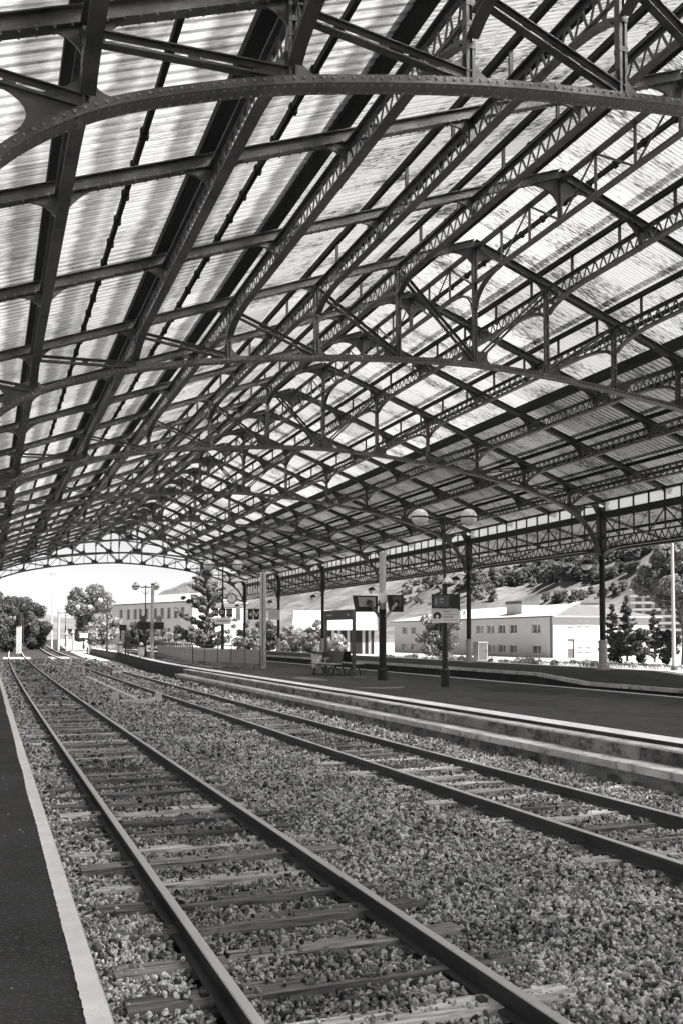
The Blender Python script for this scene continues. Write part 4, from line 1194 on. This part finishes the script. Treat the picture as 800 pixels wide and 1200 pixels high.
t = thing('name_sign', 'pale rectangular name sign below the black letter signs', 'sign', (BL.x, BL.y, PZ), FACE)
obj('board', MB().box(-.38, .40, -.14, -.08, 2.08, 2.40), t, m='sign_white')
obj('writing', MB().box(-.28, .30, -.146, -.141, 2.20, 2.28), t, m='frame_grey')

# furniture farther along the platform
P4 = at(178.8, 765, PZ)
d4 = 66
t = thing('pale_mast', 'pale slender mast beside the third lamp post', 'mast', by_x(178.8, 62), FACE)
obj('post', MB().lathe([(.13, 0), (.12, 4.4), (.10, 4.9)], n=10), t, m='post_pale'); obj('cap', MB().lathe([(.12, 4.9), (.12, 5.0)], n=10), t, m='black_box')
t = thing('platform_boxes', 'pair of black information boxes with a white number panel on the mast', 'sign', by_x(178.8, 62), FACE)
obj('box', MB().box(-.95, -.16, -.2, .2, 1.95, 2.45), t, m='black_box'); obj('hood', MB().box(-.78, -.42, -.15, .15, 2.45, 2.85), t, m='post_mid')
obj('box', MB().box(.14, .75, -.2, .2, 1.95, 2.42), t, m='black_box')
nbx = obj('number_panel', MB().box(.24, .62, -.1, .1, 2.42, 2.86), t, m='frame_grey'); obj('lettering', text_mesh('10', .36, 'sign_black'), nbx, (.43, -.105, 2.64))
bag_bin(by_x(166, 60.0), 'distant litter bin with pale bag below the third lamp post')
for (px, lab) in ((146, 'distant dark bench in front of the hedge, left of the third lamp post'),):
    p = by_x(px, 72); bench(p, lab, FACE, 1.6)
bag_bin(by_x(140.5, 73), 'distant litter bin with pale bag standing at the left end of the far bench')
t = thing('timetable_frame', 'narrow dark timetable frame on two posts in front of the long pale building', 'notice frame', by_x(144.5, 76), FACE)
for x in (-.22, .22): obj('post', MB().box(x - .05, x + .05, -.04, .04, 0, 2.4), t, m='black_box')
obj('board', MB().box(-.28, .28, -.05, .05, 1.95, 2.42), t, m='black_box'); obj('sheet', MB().box(-.12, .12, -.04, .0, .9, 1.9), t, m='frame_grey')
t = thing('box_sign', 'small white box sign on a thin pole at the platform end', 'sign', by_x(98.5, 108), FACE)
obj('pole', MB().lathe([(.06, 0), (.05, 2.0)], n=8), t, m='black_box'); obj('box', MB().box(-.42, .42, -.15, .15, 1.35, 1.85), t, m='sign_white')
for px, d, h, lab in ((69, 132, 5.4, 'short pale pole near the tall thin mast'), (78.5, 128, 2.2, 'low white marker post left of the box sign'), (86, 124, 2.4, 'low white marker post right beside the box sign')):
    p = by_x(px, d); o = tag(obj('marker_post', MB().lathe([(.16, -.5), (.15, h), (.1, h + .05)], n=8).box(-.2, .2, -.2, .2, h - .5, h - .2), None, p, m='frame_grey'), lab, 'post')
p = by_x(61, 150)
t = thing('tall_mast', 'tall thin pale mast against the sky left of the round tree', 'mast', (p.x, p.y, 0))
obj('pole', MB().lathe([(.16, 0), (.12, 6), (.08, 12.4)], n=10), t, m='post_pale'); obj('crossbar', MB().box(-.35, .35, -.04, .04, 12.0, 12.1), t, m='black_box')
p = at_d(789, 770, 62)
t = thing('lighting_column', 'slender pale column in front of the large tree at the right edge', 'mast', (p.x, p.y, -.3), FACE)
obj('pole', MB().lathe([(.14, 0), (.12, 4), (.09, 9.2)], n=10), t, m='frame_grey'); obj('base_collar', MB().lathe([(.2, 0), (.2, .35), (.14, .4)], n=10), t, m='post_mid')
p = at_d(22.5, 752, 120)
t = thing('railway_signal', 'railway signal with black head on a mast in front of the left trees', 'signal', (p.x, p.y, 0.2), FACE)
obj('mast', MB().box(-.28, .28, -.2, .2, -.4, 3.2), t, m='post_pale'); hd = obj('head', MB().box(-.32, .32, -.25, .15, 3.2, 4.9), t, m='black_box')
for z in (3.6, 4.1, 4.6):
    cm = MB().lathe([(.12, 0), (.14, .12)], n=12).mesh('lens', 'screen_glass'); cm.transform(Matrix.Rotation(R(90), 4, 'X')); obj('lens', cm, hd, (0, -.25, z))
obj('ladder', MB().box(.3, .34, .1, .14, -.2, 4.6).box(.5, .54, .1, .14, -.2, 4.6), t, m='post_mid')
# cabinet beside the second pillar
p = at(557, 774, .70)
t = thing('equipment_cabinet', 'grey equipment cabinet standing beside the second pillar', 'cabinet', (p.x + .3, p.y, .70), 0)
obj('body', MB().box(-.30, .28, -.28, .28, 0, .98), t, m='frame_grey'); obj('door', MB().box(-.26, .24, -.296, -.281, .06, .92), t, m='post_mid'); obj('lid', MB().box(-.32, .30, -.31, .30, .981, 1.02), t, m='frame_grey')
obj('handle', MB().box(.16, .19, -.32, -.297, .45, .6), t, m='black_box')

# things between the tracks
p = at(93.5, 790.5, -.05)
t = thing('track_marker', 'white box marker lettered T3 standing between the tracks', 'marker', (p.x, p.y, -.12), FACE)
obj('box', MB().box(-.26, .26, -.12, .12, .06, .56), t, m='sign_white'); obj('face', MB().box(-.20, .20, -.127, -.121, .14, .50), t, m='frame_white')
obj('lettering', text_mesh('T3', .34, 'sign_black'), t, (0, -.134, .32)); obj('foot', MB().box(-.12, .12, -.08, .08, -.1, .06), t, m='post_mid')
p = at(80, 780, -.05)
t = thing('twin_stub_posts', 'two short white stub posts side by side between the far tracks', 'post', (p.x, p.y, -.12), FACE)
for x in (-.16, .16): obj('stub', MB().lathe([(.09, 0), (.08, .55), (.05, .6)], (x, 0, 0), 8), t, m='sign_white')
for px, lab in ((135.5, 'small pale concrete box at the left end of the white cross rod'), (186, 'small pale concrete box at the right end of the white cross rod')):
    p = at(px, 822, -.12)
    t = thing('concrete_box', lab, 'track box', (p.x, p.y, -.14), FACE, 'small boxes between the tracks')
    obj('body', MB().prism([(-.11, 0), (.11, 0), (.09, .28), (-.09, .28)], 'y', -.1, .1), t, m='sign_white'); obj('lid', MB().box(-.1, .1, -.11, .11, .281, .31), t, m='sign_white')
p0, p1 = at(142, 821.5, .0), at(180, 821, .0)
tag(obj('cross_rod', MB().bar((0, 0, 0), tuple(p1 - p0), .10, .10), None, p0, m='sign_white'), 'short white rod lying across the ballast between two small boxes', 'rod')
p0, p1 = at(101, 793, .0), at(160, 820, .0)
tag(obj('cable_trough', MB().bar((0, 0, 0), tuple(p1 - p0), .13, .10), None, p0, m='sign_white'), 'long white cable trough lying on the ballast between the tracks', 'trough')
p = at(142, 788.5, -.1)
tag(obj('ballast_plate', MB().prism([(-.5, -.1), (.45, -.14), (.5, .1), (-.4, .12)], 'z', -.09, .03), None, (p.x, p.y, .0), m='frame_white'), 'small pale plate lying inside the second track', 'plate')

# ================================================================== TREES AND PLANTS
def leaf_cloud(n, centers, radii, size, r, squash=.8, droop=0.0):
    """quads spread mostly near the surface of overlapping clumps"""
    ci_ = r.choice(len(centers), n, p=np.asarray(radii) ** 2 / np.sum(np.asarray(radii) ** 2))
    d = r.normal(size=(n, 3)); d /= np.linalg.norm(d, axis=1)[:, None]
    rad = np.asarray(radii)[ci_] * (0.55 + 0.5 * r.uniform(size=n) ** 0.6)
    p = np.asarray(centers)[ci_] + d * rad[:, None] * np.array([1, 1, squash])
    nrm = d + r.normal(size=(n, 3)) * .7; nrm /= np.linalg.norm(nrm, axis=1)[:, None]
    t = np.cross(nrm, r.normal(size=(n, 3))); t /= np.linalg.norm(t, axis=1)[:, None] + 1e-9
    t[:, 2] -= droop; b = np.cross(nrm, t)
    s = size * r.uniform(.6, 1.4, n)[:, None]
    v = np.stack([p - t * s, p + b * s * .45, p + t * s, p - b * s * .45], 1).reshape(-1, 3)
    f = np.arange(4 * n).reshape(n, 4)
    return v, f
def broad_tree(seed, h, w, n, size, m, trunk=.28):
    r = np.random.default_rng(seed); ncl = 38
    c = []; rad = []
    for i in range(ncl):
        q = r.uniform(trunk, .92); rr = (w / 2) * math.sin(math.pi * min(1, (q - trunk * .6) / (1.06 - trunk * .6))) ** .6 * r.uniform(.25, .85); a = r.uniform(0, 6.28)
        c.append((rr * math.cos(a), rr * math.sin(a), h * q)); rad.append(w * r.uniform(.06, .17))
    v, f = leaf_cloud(n, c, rad, size, r)
    crown = np_mesh('crown', v, f, m)
    t = MB(); R0 = max(.06, w * .03)
    t.tube([(0, 0, -.3), (.02 * w, 0, h * .2), (0, .03 * w, h * .45), (-.02 * w, .01, h * .7)], [R0, R0 * .8, R0 * .55, R0 * .25], 8)
    for i in range(0, ncl, 2): t.tube([(0, 0, h * .3 + .15 * i / ncl * h), tuple(np.array(c[i]) * .6 + np.array([0, 0, h * .12])), c[i]], [R0 * .4, R0 * .25, R0 * .08], 5)
    return crown, t.mesh('trunk', 'bark')
def conifer(seed, h, w, n, size, m, lean=.3):
    r = np.random.default_rng(seed); c = []; rad = []; t = MB(); R0 = w * .045
    t.tube([(0, 0, -.3), (0, 0, h * .5), (0, 0, h * .98)], [R0, R0 * .6, R0 * .1], 8)
    for i in range(84):
        q = r.uniform(.08, 1.0) ** .9; ln_ = (w / 2) * (1.02 - q) ** .75 * r.uniform(.6, 1.15); a = r.uniform(0, 6.28); z = h * q
        e = (ln_ * math.cos(a), ln_ * math.sin(a), z + ln_ * lean * r.uniform(.3, 1.2))
        t.tube([(0, 0, z - ln_ * .15), e], [R0 * .3 * (1.1 - q), .01], 4)
        for k in range(4):
            s = .25 + .25 * k; c.append((e[0] * s, e[1] * s, (z - ln_ * .15) + (e[2] - z + ln_ * .15) * s - .12 * ln_ * (s - .4))); rad.append(w * .025 + w * .035 * (1 - q) * (1.1 - .5 * s))
    v, f = leaf_cloud(n, c, rad, size, r, .55, .25)
    return np_mesh('crown', v, f, m), t.mesh('trunk', 'bark')
def plant(kind, label, cat, loc, meshes, group=None, rz=0, sc=1.0):
    o = thing(kind, label, cat, loc, rz, group)
    c = obj('crown', meshes[0], o); t = obj('trunk', meshes[1], o)
    o.scale = (sc, sc, sc) if not hasattr(sc, '__len__') else sc
    return o
def gp(px, d): p = at_d(px, 750, d); return (p.x, p.y, float(ground_z(p.x, p.y)))
big1 = broad_tree(1, 10.0, 9.0, 8000, .24, 'leaf', .16)
plant('broadleaf_tree', 'large round dark tree left of the long pale building', 'tree', gp(106, 140), big1)
big2 = broad_tree(2, 9.2, 8.6, 8000, .24, 'leaf_dark', .12)
for px, d, s, lab in ((-14, 118, .9, 'dark tree at the extreme left edge beyond the tracks'), (14, 128, .86, 'dark leafy tree behind the railway signal'), (36, 140, .8, 'dark tree right of the railway signal, sloping toward the distant hill')):
    plant('broadleaf_tree', lab, 'tree', gp(px, d), big2, 'trees beyond the tracks on the left', random.uniform(0, 6), s)
small = [broad_tree(20 + i, 3.6, 3.2, 2600, .17, m, .1) for i, m in enumerate(('leaf', 'leaf_dark', 'leaf_pale'))]
for px, d, s, k, lab in ((48, 150, .9, 1, 'low bush right of the left trees beside the tracks'), (122, 122, 1.5, 2, 'pale leafy tree in front of the round dark tree'), (152, 118, .95, 0, 'shrub under the left windows of the long building'),
                         (164, 116, 1.15, 1, 'leafy shrub right behind the third lamp post'), (190, 116, 1.0, 0, 'shrub behind the pale mast at the platform end'), (206, 120, .9, 2, 'pale shrub left of the big conifer'),
                         (292, 96, 1.15, 0, 'small tree between the last two pillars'), (312, 100, 1.1, 1, 'small dark tree behind the tall pale post'), (338, 98, 1.0, 0, 'bushy shrub between the fourth and fifth pillars'),
                         (352, 104, .95, 2, 'pale shrub in the middle between the fourth and fifth pillars'), (368, 96, 1.15, 0, 'bush just left of the fourth pillar'), (396, 110, .75, 2, 'small shrub in front of the low shed')):
    plant('shrub', lab, 'shrub', gp(px, d), small[k], 'shrubs beyond the platforms', random.uniform(0, 6), s)
cedar = conifer(5, 11.2, 8.4, 20000, .17, 'leaf', .55)
plant('conifer_tree', 'large shaggy conifer at the end of the hall behind the second lamp post', 'tree', gp(243, 108), cedar)
mid = broad_tree(6, 4.9, 5.0, 6500, .17, 'leaf', .1)
plant('broadleaf_tree', 'round leafy tree in front of the white two-storey building', 'tree', gp(514, 92), mid)
rt = broad_tree(8, 11.5, 8.5, 11000, .24, 'leaf', .47)
plant('broadleaf_tree', 'large spreading tree at the right edge behind the pale column', 'tree', gp(800, 82), rt)
cf = conifer(9, 6.6, 3.2, 5000, .17, 'leaf_dark', .2)
for px, d, s, lab in ((734, 96, 1.0, 'tall dark conifer just right of the nearest visible pillar'), (717, 92, .85, 'dark conifer partly hidden behind the nearest visible pillar'), (766, 92, .78, 'thin-stemmed conifer in front of the apartment block')):
    plant('conifer_tree', lab, 'tree', gp(px, d), cf, 'dark conifers beside the apartment block', random.uniform(0, 6), s)
for px, d, s, k, lab in ((750, 88, .9, 1, 'low dark bush between the conifers at the right'), (780, 84, .85, 1, 'low dark bush at the foot of the pale column'), (722, 84, .8, 1, 'low dark bush at the foot of the nearest conifer')):
    plant('shrub', lab, 'shrub', gp(px, d), small[k], 'dark bushes at the right', random.uniform(0, 6), s)
# low plants along the boundary beyond the far platform
lowp = [broad_tree(40 + i, .6, 1.1, 260, .09, 'leaf_dark' if i else 'leaf', .0) for i in range(3)]
for i in range(40):
    px = 452 + i * 8.8 + random.uniform(-3, 3)
    p = at_d(px, 750, 66 + random.uniform(-1.5, 1.5)); q = (p.x, p.y, max(float(ground_z(p.x, p.y)), float(np.interp(p.x, [v[0] for v in yv], [v[1] for v in yv]))) - .05)
    plant('low_shrub', 'low dark shrub in the row beyond the far platform', 'shrub', q, lowp[i % 3], 'row of low shrubs beyond the far platform', random.uniform(0, 6), random.uniform(.5, .95))
# hedge and tall dry grass at the end of the middle platform and the field edge
def grass_patch(n, quad, hmin, hmax, name, label):
    r = np.random.default_rng(len(name) + n); a, b_, c, d = [np.array(q[:2]) for q in quad]
    u, v_ = r.uniform(size=(n, 1)), r.uniform(size=(n, 1)); p = (a * (1 - u) + b_ * u) * (1 - v_) + (d * (1 - u) + c * u) * v_
    z = np.maximum(ground_z(p[:, 0], p[:, 1]), np.where(p[:, 0] < 46, np.interp(p[:, 0], [v[0] for v in yv], [v[1] for v in yv]), -9) if p[:, 1].max() < 105 else -9); h = r.uniform(hmin, hmax, n); ang_ = r.uniform(0, 6.28, n); wd = .05
    ln2 = r.normal(size=(n, 2)) * .12
    base = np.stack([p[:, 0], p[:, 1], z - .05], 1); s = np.stack([np.cos(ang_) * wd, np.sin(ang_) * wd, 0 * z], 1)
    top = base + np.stack([ln2[:, 0], ln2[:, 1], h], 1)
    vv = np.stack([base - s, base + s, top + s * .4, top - s * .4], 1).reshape(-1, 3)
    return stuff(tag(obj(name, np_mesh(name, vv, np.arange(4 * n).reshape(n, 4), 'grass')), label, 'grass'))
grass_patch(9000, [gp(105, 118), gp(215, 112), gp(215, 124), gp(105, 130)], .4, 1.3, 'dry_grass', 'tall pale dry grass at the far end of the middle platform')
grass_patch(12000, [gp(440, 70), gp(830, 62), gp(830, 74), gp(440, 82)], .08, .3, 'verge_grass', 'pale sunlit grass strip beyond the far platform')

# ================================================================== BUILDINGS
def wall_holes(b, ln_, h, holes, depth=.22):
    """wall in the local plane y = 0 facing -y, with real openings and reveals"""
    xs_ = sorted(set([0, ln_] + [v for q in holes for v in q[:2]])); zs_ = sorted(set([0, h] + [v for q in holes for v in q[2:]]))
    for x0, x1 in zip(xs_[:-1], xs_[1:]):
        for z0, z1 in zip(zs_[:-1], zs_[1:]):
            xm, zm = (x0 + x1) / 2, (z0 + z1) / 2
            if any(q[0] < xm < q[1] and q[2] < zm < q[3] for q in holes): continue
            b.quad((x0, 0, z0), (x1, 0, z0), (x1, 0, z1), (x0, 0, z1))
    for x0, x1, z0, z1 in holes:
        b.quad((x0, 0, z0), (x0, depth, z0), (x0, depth, z1), (x0, 0, z1)); b.quad((x1, depth, z0), (x1, 0, z0), (x1, 0, z1), (x1, depth, z1))
        b.quad((x0, 0, z1), (x0, depth, z1), (x1, depth, z1), (x1, 0, z1)); b.quad((x0, depth, z0), (x0, 0, z0), (x1, 0, z0), (x1, depth, z0))
def add_windows(parent, holes, rot=None, off=(0, 0, 0), glass='glass_dark', frame='frame_white', sill=True):
    for x0, x1, z0, z1 in holes:
        w = obj('window', MB().box(x0, x1, .16, .21, z0, z0 + .07).box(x0, x1, .16, .21, z1 - .07, z1).box(x0, x0 + .07, .16, .21, z0 + .07, z1 - .07).box(x1 - .07, x1, .16, .21, z0 + .07, z1 - .07).box((x0 + x1) / 2 - .04, (x0 + x1) / 2 + .04, .165, .205, z0 + .07, z1 - .07), parent, off, m=frame)
        if rot: w.rotation_euler = (0, 0, rot)
        obj('pane', MB().box(x0 + .07, x1 - .07, .18, .19, z0 + .07, z1 - .07), w, m=glass)
        if sill: obj('sill', MB().box(x0 - .06, x1 + .06, -.09, .1, z0 - .09, z0 - .005), w, m='concrete')

# white two-storey building: facade toward the tracks (facing -X), end wall facing the camera
C = at_d(648, 770, 110); BX, BY = C.x, C.y; LEN, DEP = 46.0, 15.0
zb = float(ground_z(BX, BY)) - .1; zt_ = at_X(648, 721.5, BX).z; H = zt_ - zb
bt = thing('white_building', 'white two-storey building with hipped roof and chimney beyond the far platform', 'building', (BX, BY + LEN, zb), R(-90))
holes = []
def hole(px, py, wpx, hpx):
    a = at_X(px - wpx / 2, py, BX); b_ = at_X(px + wpx / 2, py, BX); z1 = at_X(px, py - hpx / 2, BX).z - zb; z0 = at_X(px, py + hpx / 2, BX).z - zb
    x0, x1 = sorted((BY + LEN - a.y, BY + LEN - b_.y))
    return (x0, x1, max(.15, z0), z1)
for px in (561.5, 574, 587, 600.5): holes.append(hole(px, 732.5, 8.5, 9))
holes.append(hole(627.5, 732.5, 10, 10)); holes.append(hole(628, 761.5, 10, 9.5))
for px in (575, 587.5, 600.5): holes.append(hole(px, 760.5, 8.5, 8.5))
for px in (443, 453.5, 463.5, 473.5, 484): holes.append(hole(px, 734.5, 5.5, 7)); holes.append(hole(px, 762, 5.5, 7.5))
zset = {}
def snap(q):      # common sill and head heights for each storey
    up_ = q[2] > H * .45
    big = (q[1] - q[0]) > 2.4
    return (q[0], q[1], (H * .60 if up_ else H * .10), (H * .82 if up_ else H * .31))
holes = [snap(q) for q in holes if q[1] < LEN - .3 and q[0] > .3]
wb = MB(); wall_holes(wb, LEN, H, holes); wb.quad((0, DEP, 0), (0, 0, 0), (0, 0, H), (0, DEP, H)); wb.quad((LEN, DEP, 0), (0, DEP, 0), (0, DEP, H), (LEN, DEP, H))
obj('wall', wb, bt, m='plaster'); add_windows(bt, holes)
# end wall: local frame turned by 90 degrees
eh = []
def hole2(px, py, wpx, hpx):
    a = at_Y(px - wpx / 2, py, BY); b_ = at_Y(px + wpx / 2, py, BY)
    return (a.x - BX, b_.x - BX, max(.12, at_Y(px, py + hpx / 2, BY).z - zb), at_Y(px, py - hpx / 2, BY).z - zb)
eh = [hole2(679, 730.5, 5, 4), hole2(688, 730.5, 5, 4), hole2(668, 730.5, 5, 5), hole2(679, 760, 5, 5), hole2(688, 760, 5, 5)]
dh = hole2(668.5, 757, 8, 16); dh = (dh[0], dh[1], 0.0, dh[3])
ew = MB(); wall_holes(ew, DEP, H, eh + [dh]); o = obj('end_wall', ew, bt, (LEN, 0, 0), R(90), m='plaster')
for q in eh:
    w = obj('window', MB().box(q[0], q[1], .10, .16, q[2], q[3]), bt, (LEN, 0, 0), R(90), m='frame_white'); obj('pane', MB().box(q[0] + .1, q[1] - .1, .08, .10, q[2] + .1, q[3] - .1), w, m='frame_grey')
    obj('sill', MB().box(q[0] - .1, q[1] + .1, -.1, .1, q[2] - .1, q[2] - .02), w, m='frame_white')
dr = obj('door', MB().box(dh[0], dh[1], .15, .2, 0.0, dh[3]), bt, (LEN, 0, 0), R(90), m='roof_dark'); obj('pane', MB().box(dh[0] + .1, dh[1] - .1, .13, .15, dh[3] * .5, dh[3] - .1), dr, m='frame_grey')
ov, rh, hipl = .45, 1.75, 7.0
rf = MB(); e0, e1, f0, f1 = -ov, LEN + ov, -ov, DEP + ov; ym = DEP / 2
rf.quad((e0, f0, H), (e1, f0, H), (e1 - hipl, ym, H + rh), (e0 + hipl, ym, H + rh)); rf.quad((e1, f1, H), (e0, f1, H), (e0 + hipl, ym, H + rh), (e1 - hipl, ym, H + rh))
rf.v += [(e0, f1, H), (e0, f0, H), (e0 + hipl, ym, H + rh)]; k = len(rf.v); rf.f.append((k - 3, k - 2, k - 1))
rf.box(e0, e1, f0, f1, H - .16, H - .003)
ro = obj('roof', rf, bt, m='roof_pale')
hp = MB(); hp.v += [(e1, f0, H), (e1, f1, H), (e1 - hipl, ym, H + rh)]; hp.f.append((0, 1, 2)); hp.box(e0 - .05, e1 + .05, f0 - .06, f0 - .01, H - .18, H - .02)
obj('hip', hp, ro, m='roof_dark')
obj('hip_tile', MB().bar((e1 + .05, f0 - .05, H + .03), (e1 - hipl, ym, H + rh + .04), .5, .08), ro, m='frame_white')
obj('drainpipe', MB().box(LEN - .55, LEN - .35, -.1, -.005, 0, H - .2), bt, m='post_mid')
cx_ = BY + LEN - at_X(616, 712, BX + 3).y
chm = obj('chimney', MB().box(cx_ - 2.6, cx_ + 1.2, 1.6, 4.2, H + .1, H + 1.75), ro, m='plaster'); obj('chimney_band', MB().box(cx_ - 2.7, cx_ + 1.3, 1.5, 4.3, H + 1.751, H + 2.15), chm, m='roof_dark')
obj('vent_pipe', MB().lathe([(.12, 0), (.12, .8)], (cx_ - 16, 2.5, H + .5), 8), ro, m='roof_dark')

# long pale building beyond the end of the hall
pr, plf = at_d(226, 750, 150), at_d(112, 750, 174)
dv = Vector((pr.x - plf.x, pr.y - plf.y)); LN = dv.length
z0 = float(ground_z(plf.x, plf.y)); zt_ = at_d(165, 707, 162).z; H2 = zt_ - z0
t = thing('long_building', 'long pale two-storey building with rows of dark windows beyond the hall', 'building', (plf.x, plf.y, z0), math.atan2(dv.y, dv.x))
holes = []
ux = Vector((dv.x, dv.y)).normalized()
def on_facade(px):
    r = ray(px, 745); den = r.x * ux.y - r.y * ux.x
    s_ = (plf.x * ux.y - plf.y * ux.x) / den; P = Vector((r.x * s_, r.y * s_)); return (P - Vector((plf.x, plf.y))).dot(ux)
for px in (121, 129.5, 142, 150.5, 158.5, 164.5, 172, 182, 190, 198, 206, 214):
    x = on_facade(px)
    if .8 < x < LN - .8: holes += [(x - .55, x + .55, H2 * .64, H2 * .88), (x - .55, x + .55, H2 * .2, H2 * .44)]
b = MB(); wall_holes(b, LN, H2, holes); b.quad((0, 10, 0), (0, 0, 0), (0, 0, H2), (0, 10, H2)); b.quad((LN, 0, 0), (LN, 10, 0), (LN, 10, H2), (LN, 0, H2)); b.quad((LN, 10, 0), (0, 10, 0), (0, 10, H2), (LN, 10, H2))
obj('wall', b, t, m='plaster_grey'); add_windows(t, holes, frame='frame_grey')
b = MB(); b.quad((-.5, -.6, H2), (LN + .5, -.6, H2), (LN + .5, 5, H2 + 1.6), (-.5, 5, H2 + 1.6)); b.quad((LN + .5, 10.6, H2), (-.5, 10.6, H2), (-.5, 5, H2 + 1.6), (LN + .5, 5, H2 + 1.6)); b.box(-.5, LN + .5, -.6, 10.6, H2 - .2, H2 - .004)
ro = obj('roof', b, t, m='roof_pale'); obj('gutter', MB().box(-.5, LN + .5, -.72, -.61, H2 - .2, H2 - .02), ro, m='roof_dark')
obj('end_gable', MB().prism([(0, H2), (10, H2), (5, H2 + 1.45)], 'x', -.01, .02).prism([(0, H2), (10, H2), (5, H2 + 1.45)], 'x', LN - .02, LN + .01), ro, m='plaster_grey')

# low shed left of the white building
SX = 52.0; a, b_ = at_X(438, 750, SX), at_X(352, 750, SX)
z0 = float(ground_z(SX, a.y)); ez = at_X(430, 738, SX).z - z0; rz_ = at_X(430, 718, SX + 3).z - z0; SL = b_.y - a.y
t = thing('low_shed', 'low building with broad pale roof and dark plank wall left of the white building', 'building', tuple(at_d(346, 750, 128).xy) + (z0,), -YAW)
SL = 92 * 128 / F
for i in range(26):
    x = SL * i / 26
    obj('plank', MB().box(x + .02, x + SL / 26 - .02, -.03 + random.uniform(-.01, .01), .1, 0, ez), t, m='timber_dark' if (i * 7) % 5 < 3 else 'frame_grey')
b = MB(); b.quad((-.4, -.5, ez), (SL + .4, -.5, ez), (SL + .4, 4, rz_), (-.4, 4, rz_)); b.quad((SL + .4, 8.5, ez), (-.4, 8.5, ez), (-.4, 4, rz_), (SL + .4, 4, rz_)); b.box(-.4, SL + .4, -.5, 8.5, ez - .15, ez - .003)
obj('roof', b, t, m='roof_pale')
obj('end_wall', MB().prism([(.1, 0), (8, 0), (8, ez), (4, rz_ - .05), (.1, ez)], 'x', SL - .1, SL), t, m='roof_dark')
obj('back_wall', MB().box(0, SL, 7.9, 8, 0, ez), t, m='roof_dark')
obj('door_frame', MB().box(SL * .55, SL * .60, -.1, -.04, 0, ez * .8), t, m='frame_white')

# apartment block on the right, in front of the hill
pA_ = at_d(740, 766, 290); z0 = float(ground_z(pA_.x, pA_.y)); zt_ = at_d(760, 692, 290).z
t = thing('apartment_block', 'distant pale apartment block with long balcony bands at the right edge', 'building', (pA_.x, pA_.y, z0), -YAW - R(12))
nf = 8; fh = (zt_ - z0) / nf; LN = 30.0
obj('wall', MB().box(0, LN, .9, 12, 0, zt_ - z0), t, m='plaster_grey')
for i in range(nf):
    z = i * fh
    obj('balcony', MB().box(-.3, LN + .3, 0, .88, z + fh * .02, z + fh * .36), t, m='plaster')
    for k in range(10):
        x = 1.2 + k * 2.9
        w = obj('window', MB().box(x, x + 1.9, .78, .885, z + fh * .38, z + fh * .92), t, m='frame_grey'); obj('pane', MB().box(x + .1, x + 1.8, .74, .78, z + fh * .42, z + fh * .9), w, m='glass_dark')
obj('roof', MB().box(-.4, LN + .4, -.1, 12.3, zt_ - z0 + .01, zt_ - z0 + .5), t, m='plaster')
# small white house on the hillside
p, _ = hill_hit(690, 716)
t = thing('hillside_house', 'small flat white house on the hillside above the white building roof', 'house', tuple(p - Vector((0, 0, 1.5))), -YAW)
obj('wall', MB().box(-5, 6, 0, 7, 0, 5.5), t, m='plaster'); obj('wing', MB().box(-8, -5.01, 1, 6, 0, 7), t, m='plaster'); obj('window', MB().box(-2, 1, -.05, .0 - .002, 2.5, 4), t, m='glass_dark'); obj('roof', MB().box(-5.3, 6.3, -.3, 7.3, 5.501, 5.8), t, m='roof_dark')

# hillside trees: single trees and hedgerows placed on the slope
far_t = [broad_tree(60 + i, 9.0, 9.5, 900, .8, m, .02) for i, m in enumerate(('leaf', 'leaf_dark', 'leaf', 'leaf_pale'))]
cnt = 0
def hillside(px, py, s, group, label):
    global cnt
    p, tt = hill_hit(px, py)
    if tt > 3400: return
    k = rng.integers(0, 4) if 'dark' not in label else rng.integers(0, 2)
    plant('hillside_tree', label, 'tree', (p.x, p.y, p.z - .5), far_t[int(k)], group, random.uniform(0, 6), s); cnt += 1
def band(pts, n, s0, s1, jit, group, label):
    for i in range(n):
        q = (i + random.random()) / n * (len(pts) - 1); k = min(int(q), len(pts) - 2); f_ = q - k
        x = pts[k][0] * (1 - f_) + pts[k + 1][0] * f_; y = pts[k][1] * (1 - f_) + pts[k + 1][1] * f_
        hillside(x + random.uniform(-3, 3), y + random.uniform(-jit, jit), random.uniform(s0, s1), group, label)
band([(548, 690), (590, 684), (625, 682), (660, 676), (700, 678)], 70, .8, 1.5, 7, 'trees of the main wood on the hillside', 'tree in the dark wood across the middle of the hillside')
band([(470, 690), (500, 688), (545, 692), (575, 698)], 40, .7, 1.2, 7, 'trees of the left wood on the hillside', 'tree in the wood on the left part of the hillside')
band([(600, 662), (650, 657), (720, 657), (760, 650)], 36, .7, 1.2, 4, 'trees of the upper hedgerow', 'tree in the upper dark hedgerow near the roof edge')
band([(700, 684), (720, 675), (750, 667)], 12, .7, 1.0, 2, 'trees of the sloping hedgerow', 'tree in the dark sloping hedgerow right of the nearest pillar')
band([(640, 708), (665, 706), (695, 700), (735, 697)], 18, .5, 1.0, 3, 'trees of the lower hedgerow', 'tree in the dark lower hedgerow above the white building')
band([(450, 668), (500, 672), (560, 668), (620, 668), (690, 664), (740, 672)], 34, .35, .8, 9, 'scattered trees high on the hillside', 'scattered small tree on the open upper slope of the hillside')
band([(440, 712), (480, 708), (520, 706), (560, 705)], 16, .4, .7, 3, 'scattered bushes low on the hillside', 'scattered bush low on the hillside left of the chimney')
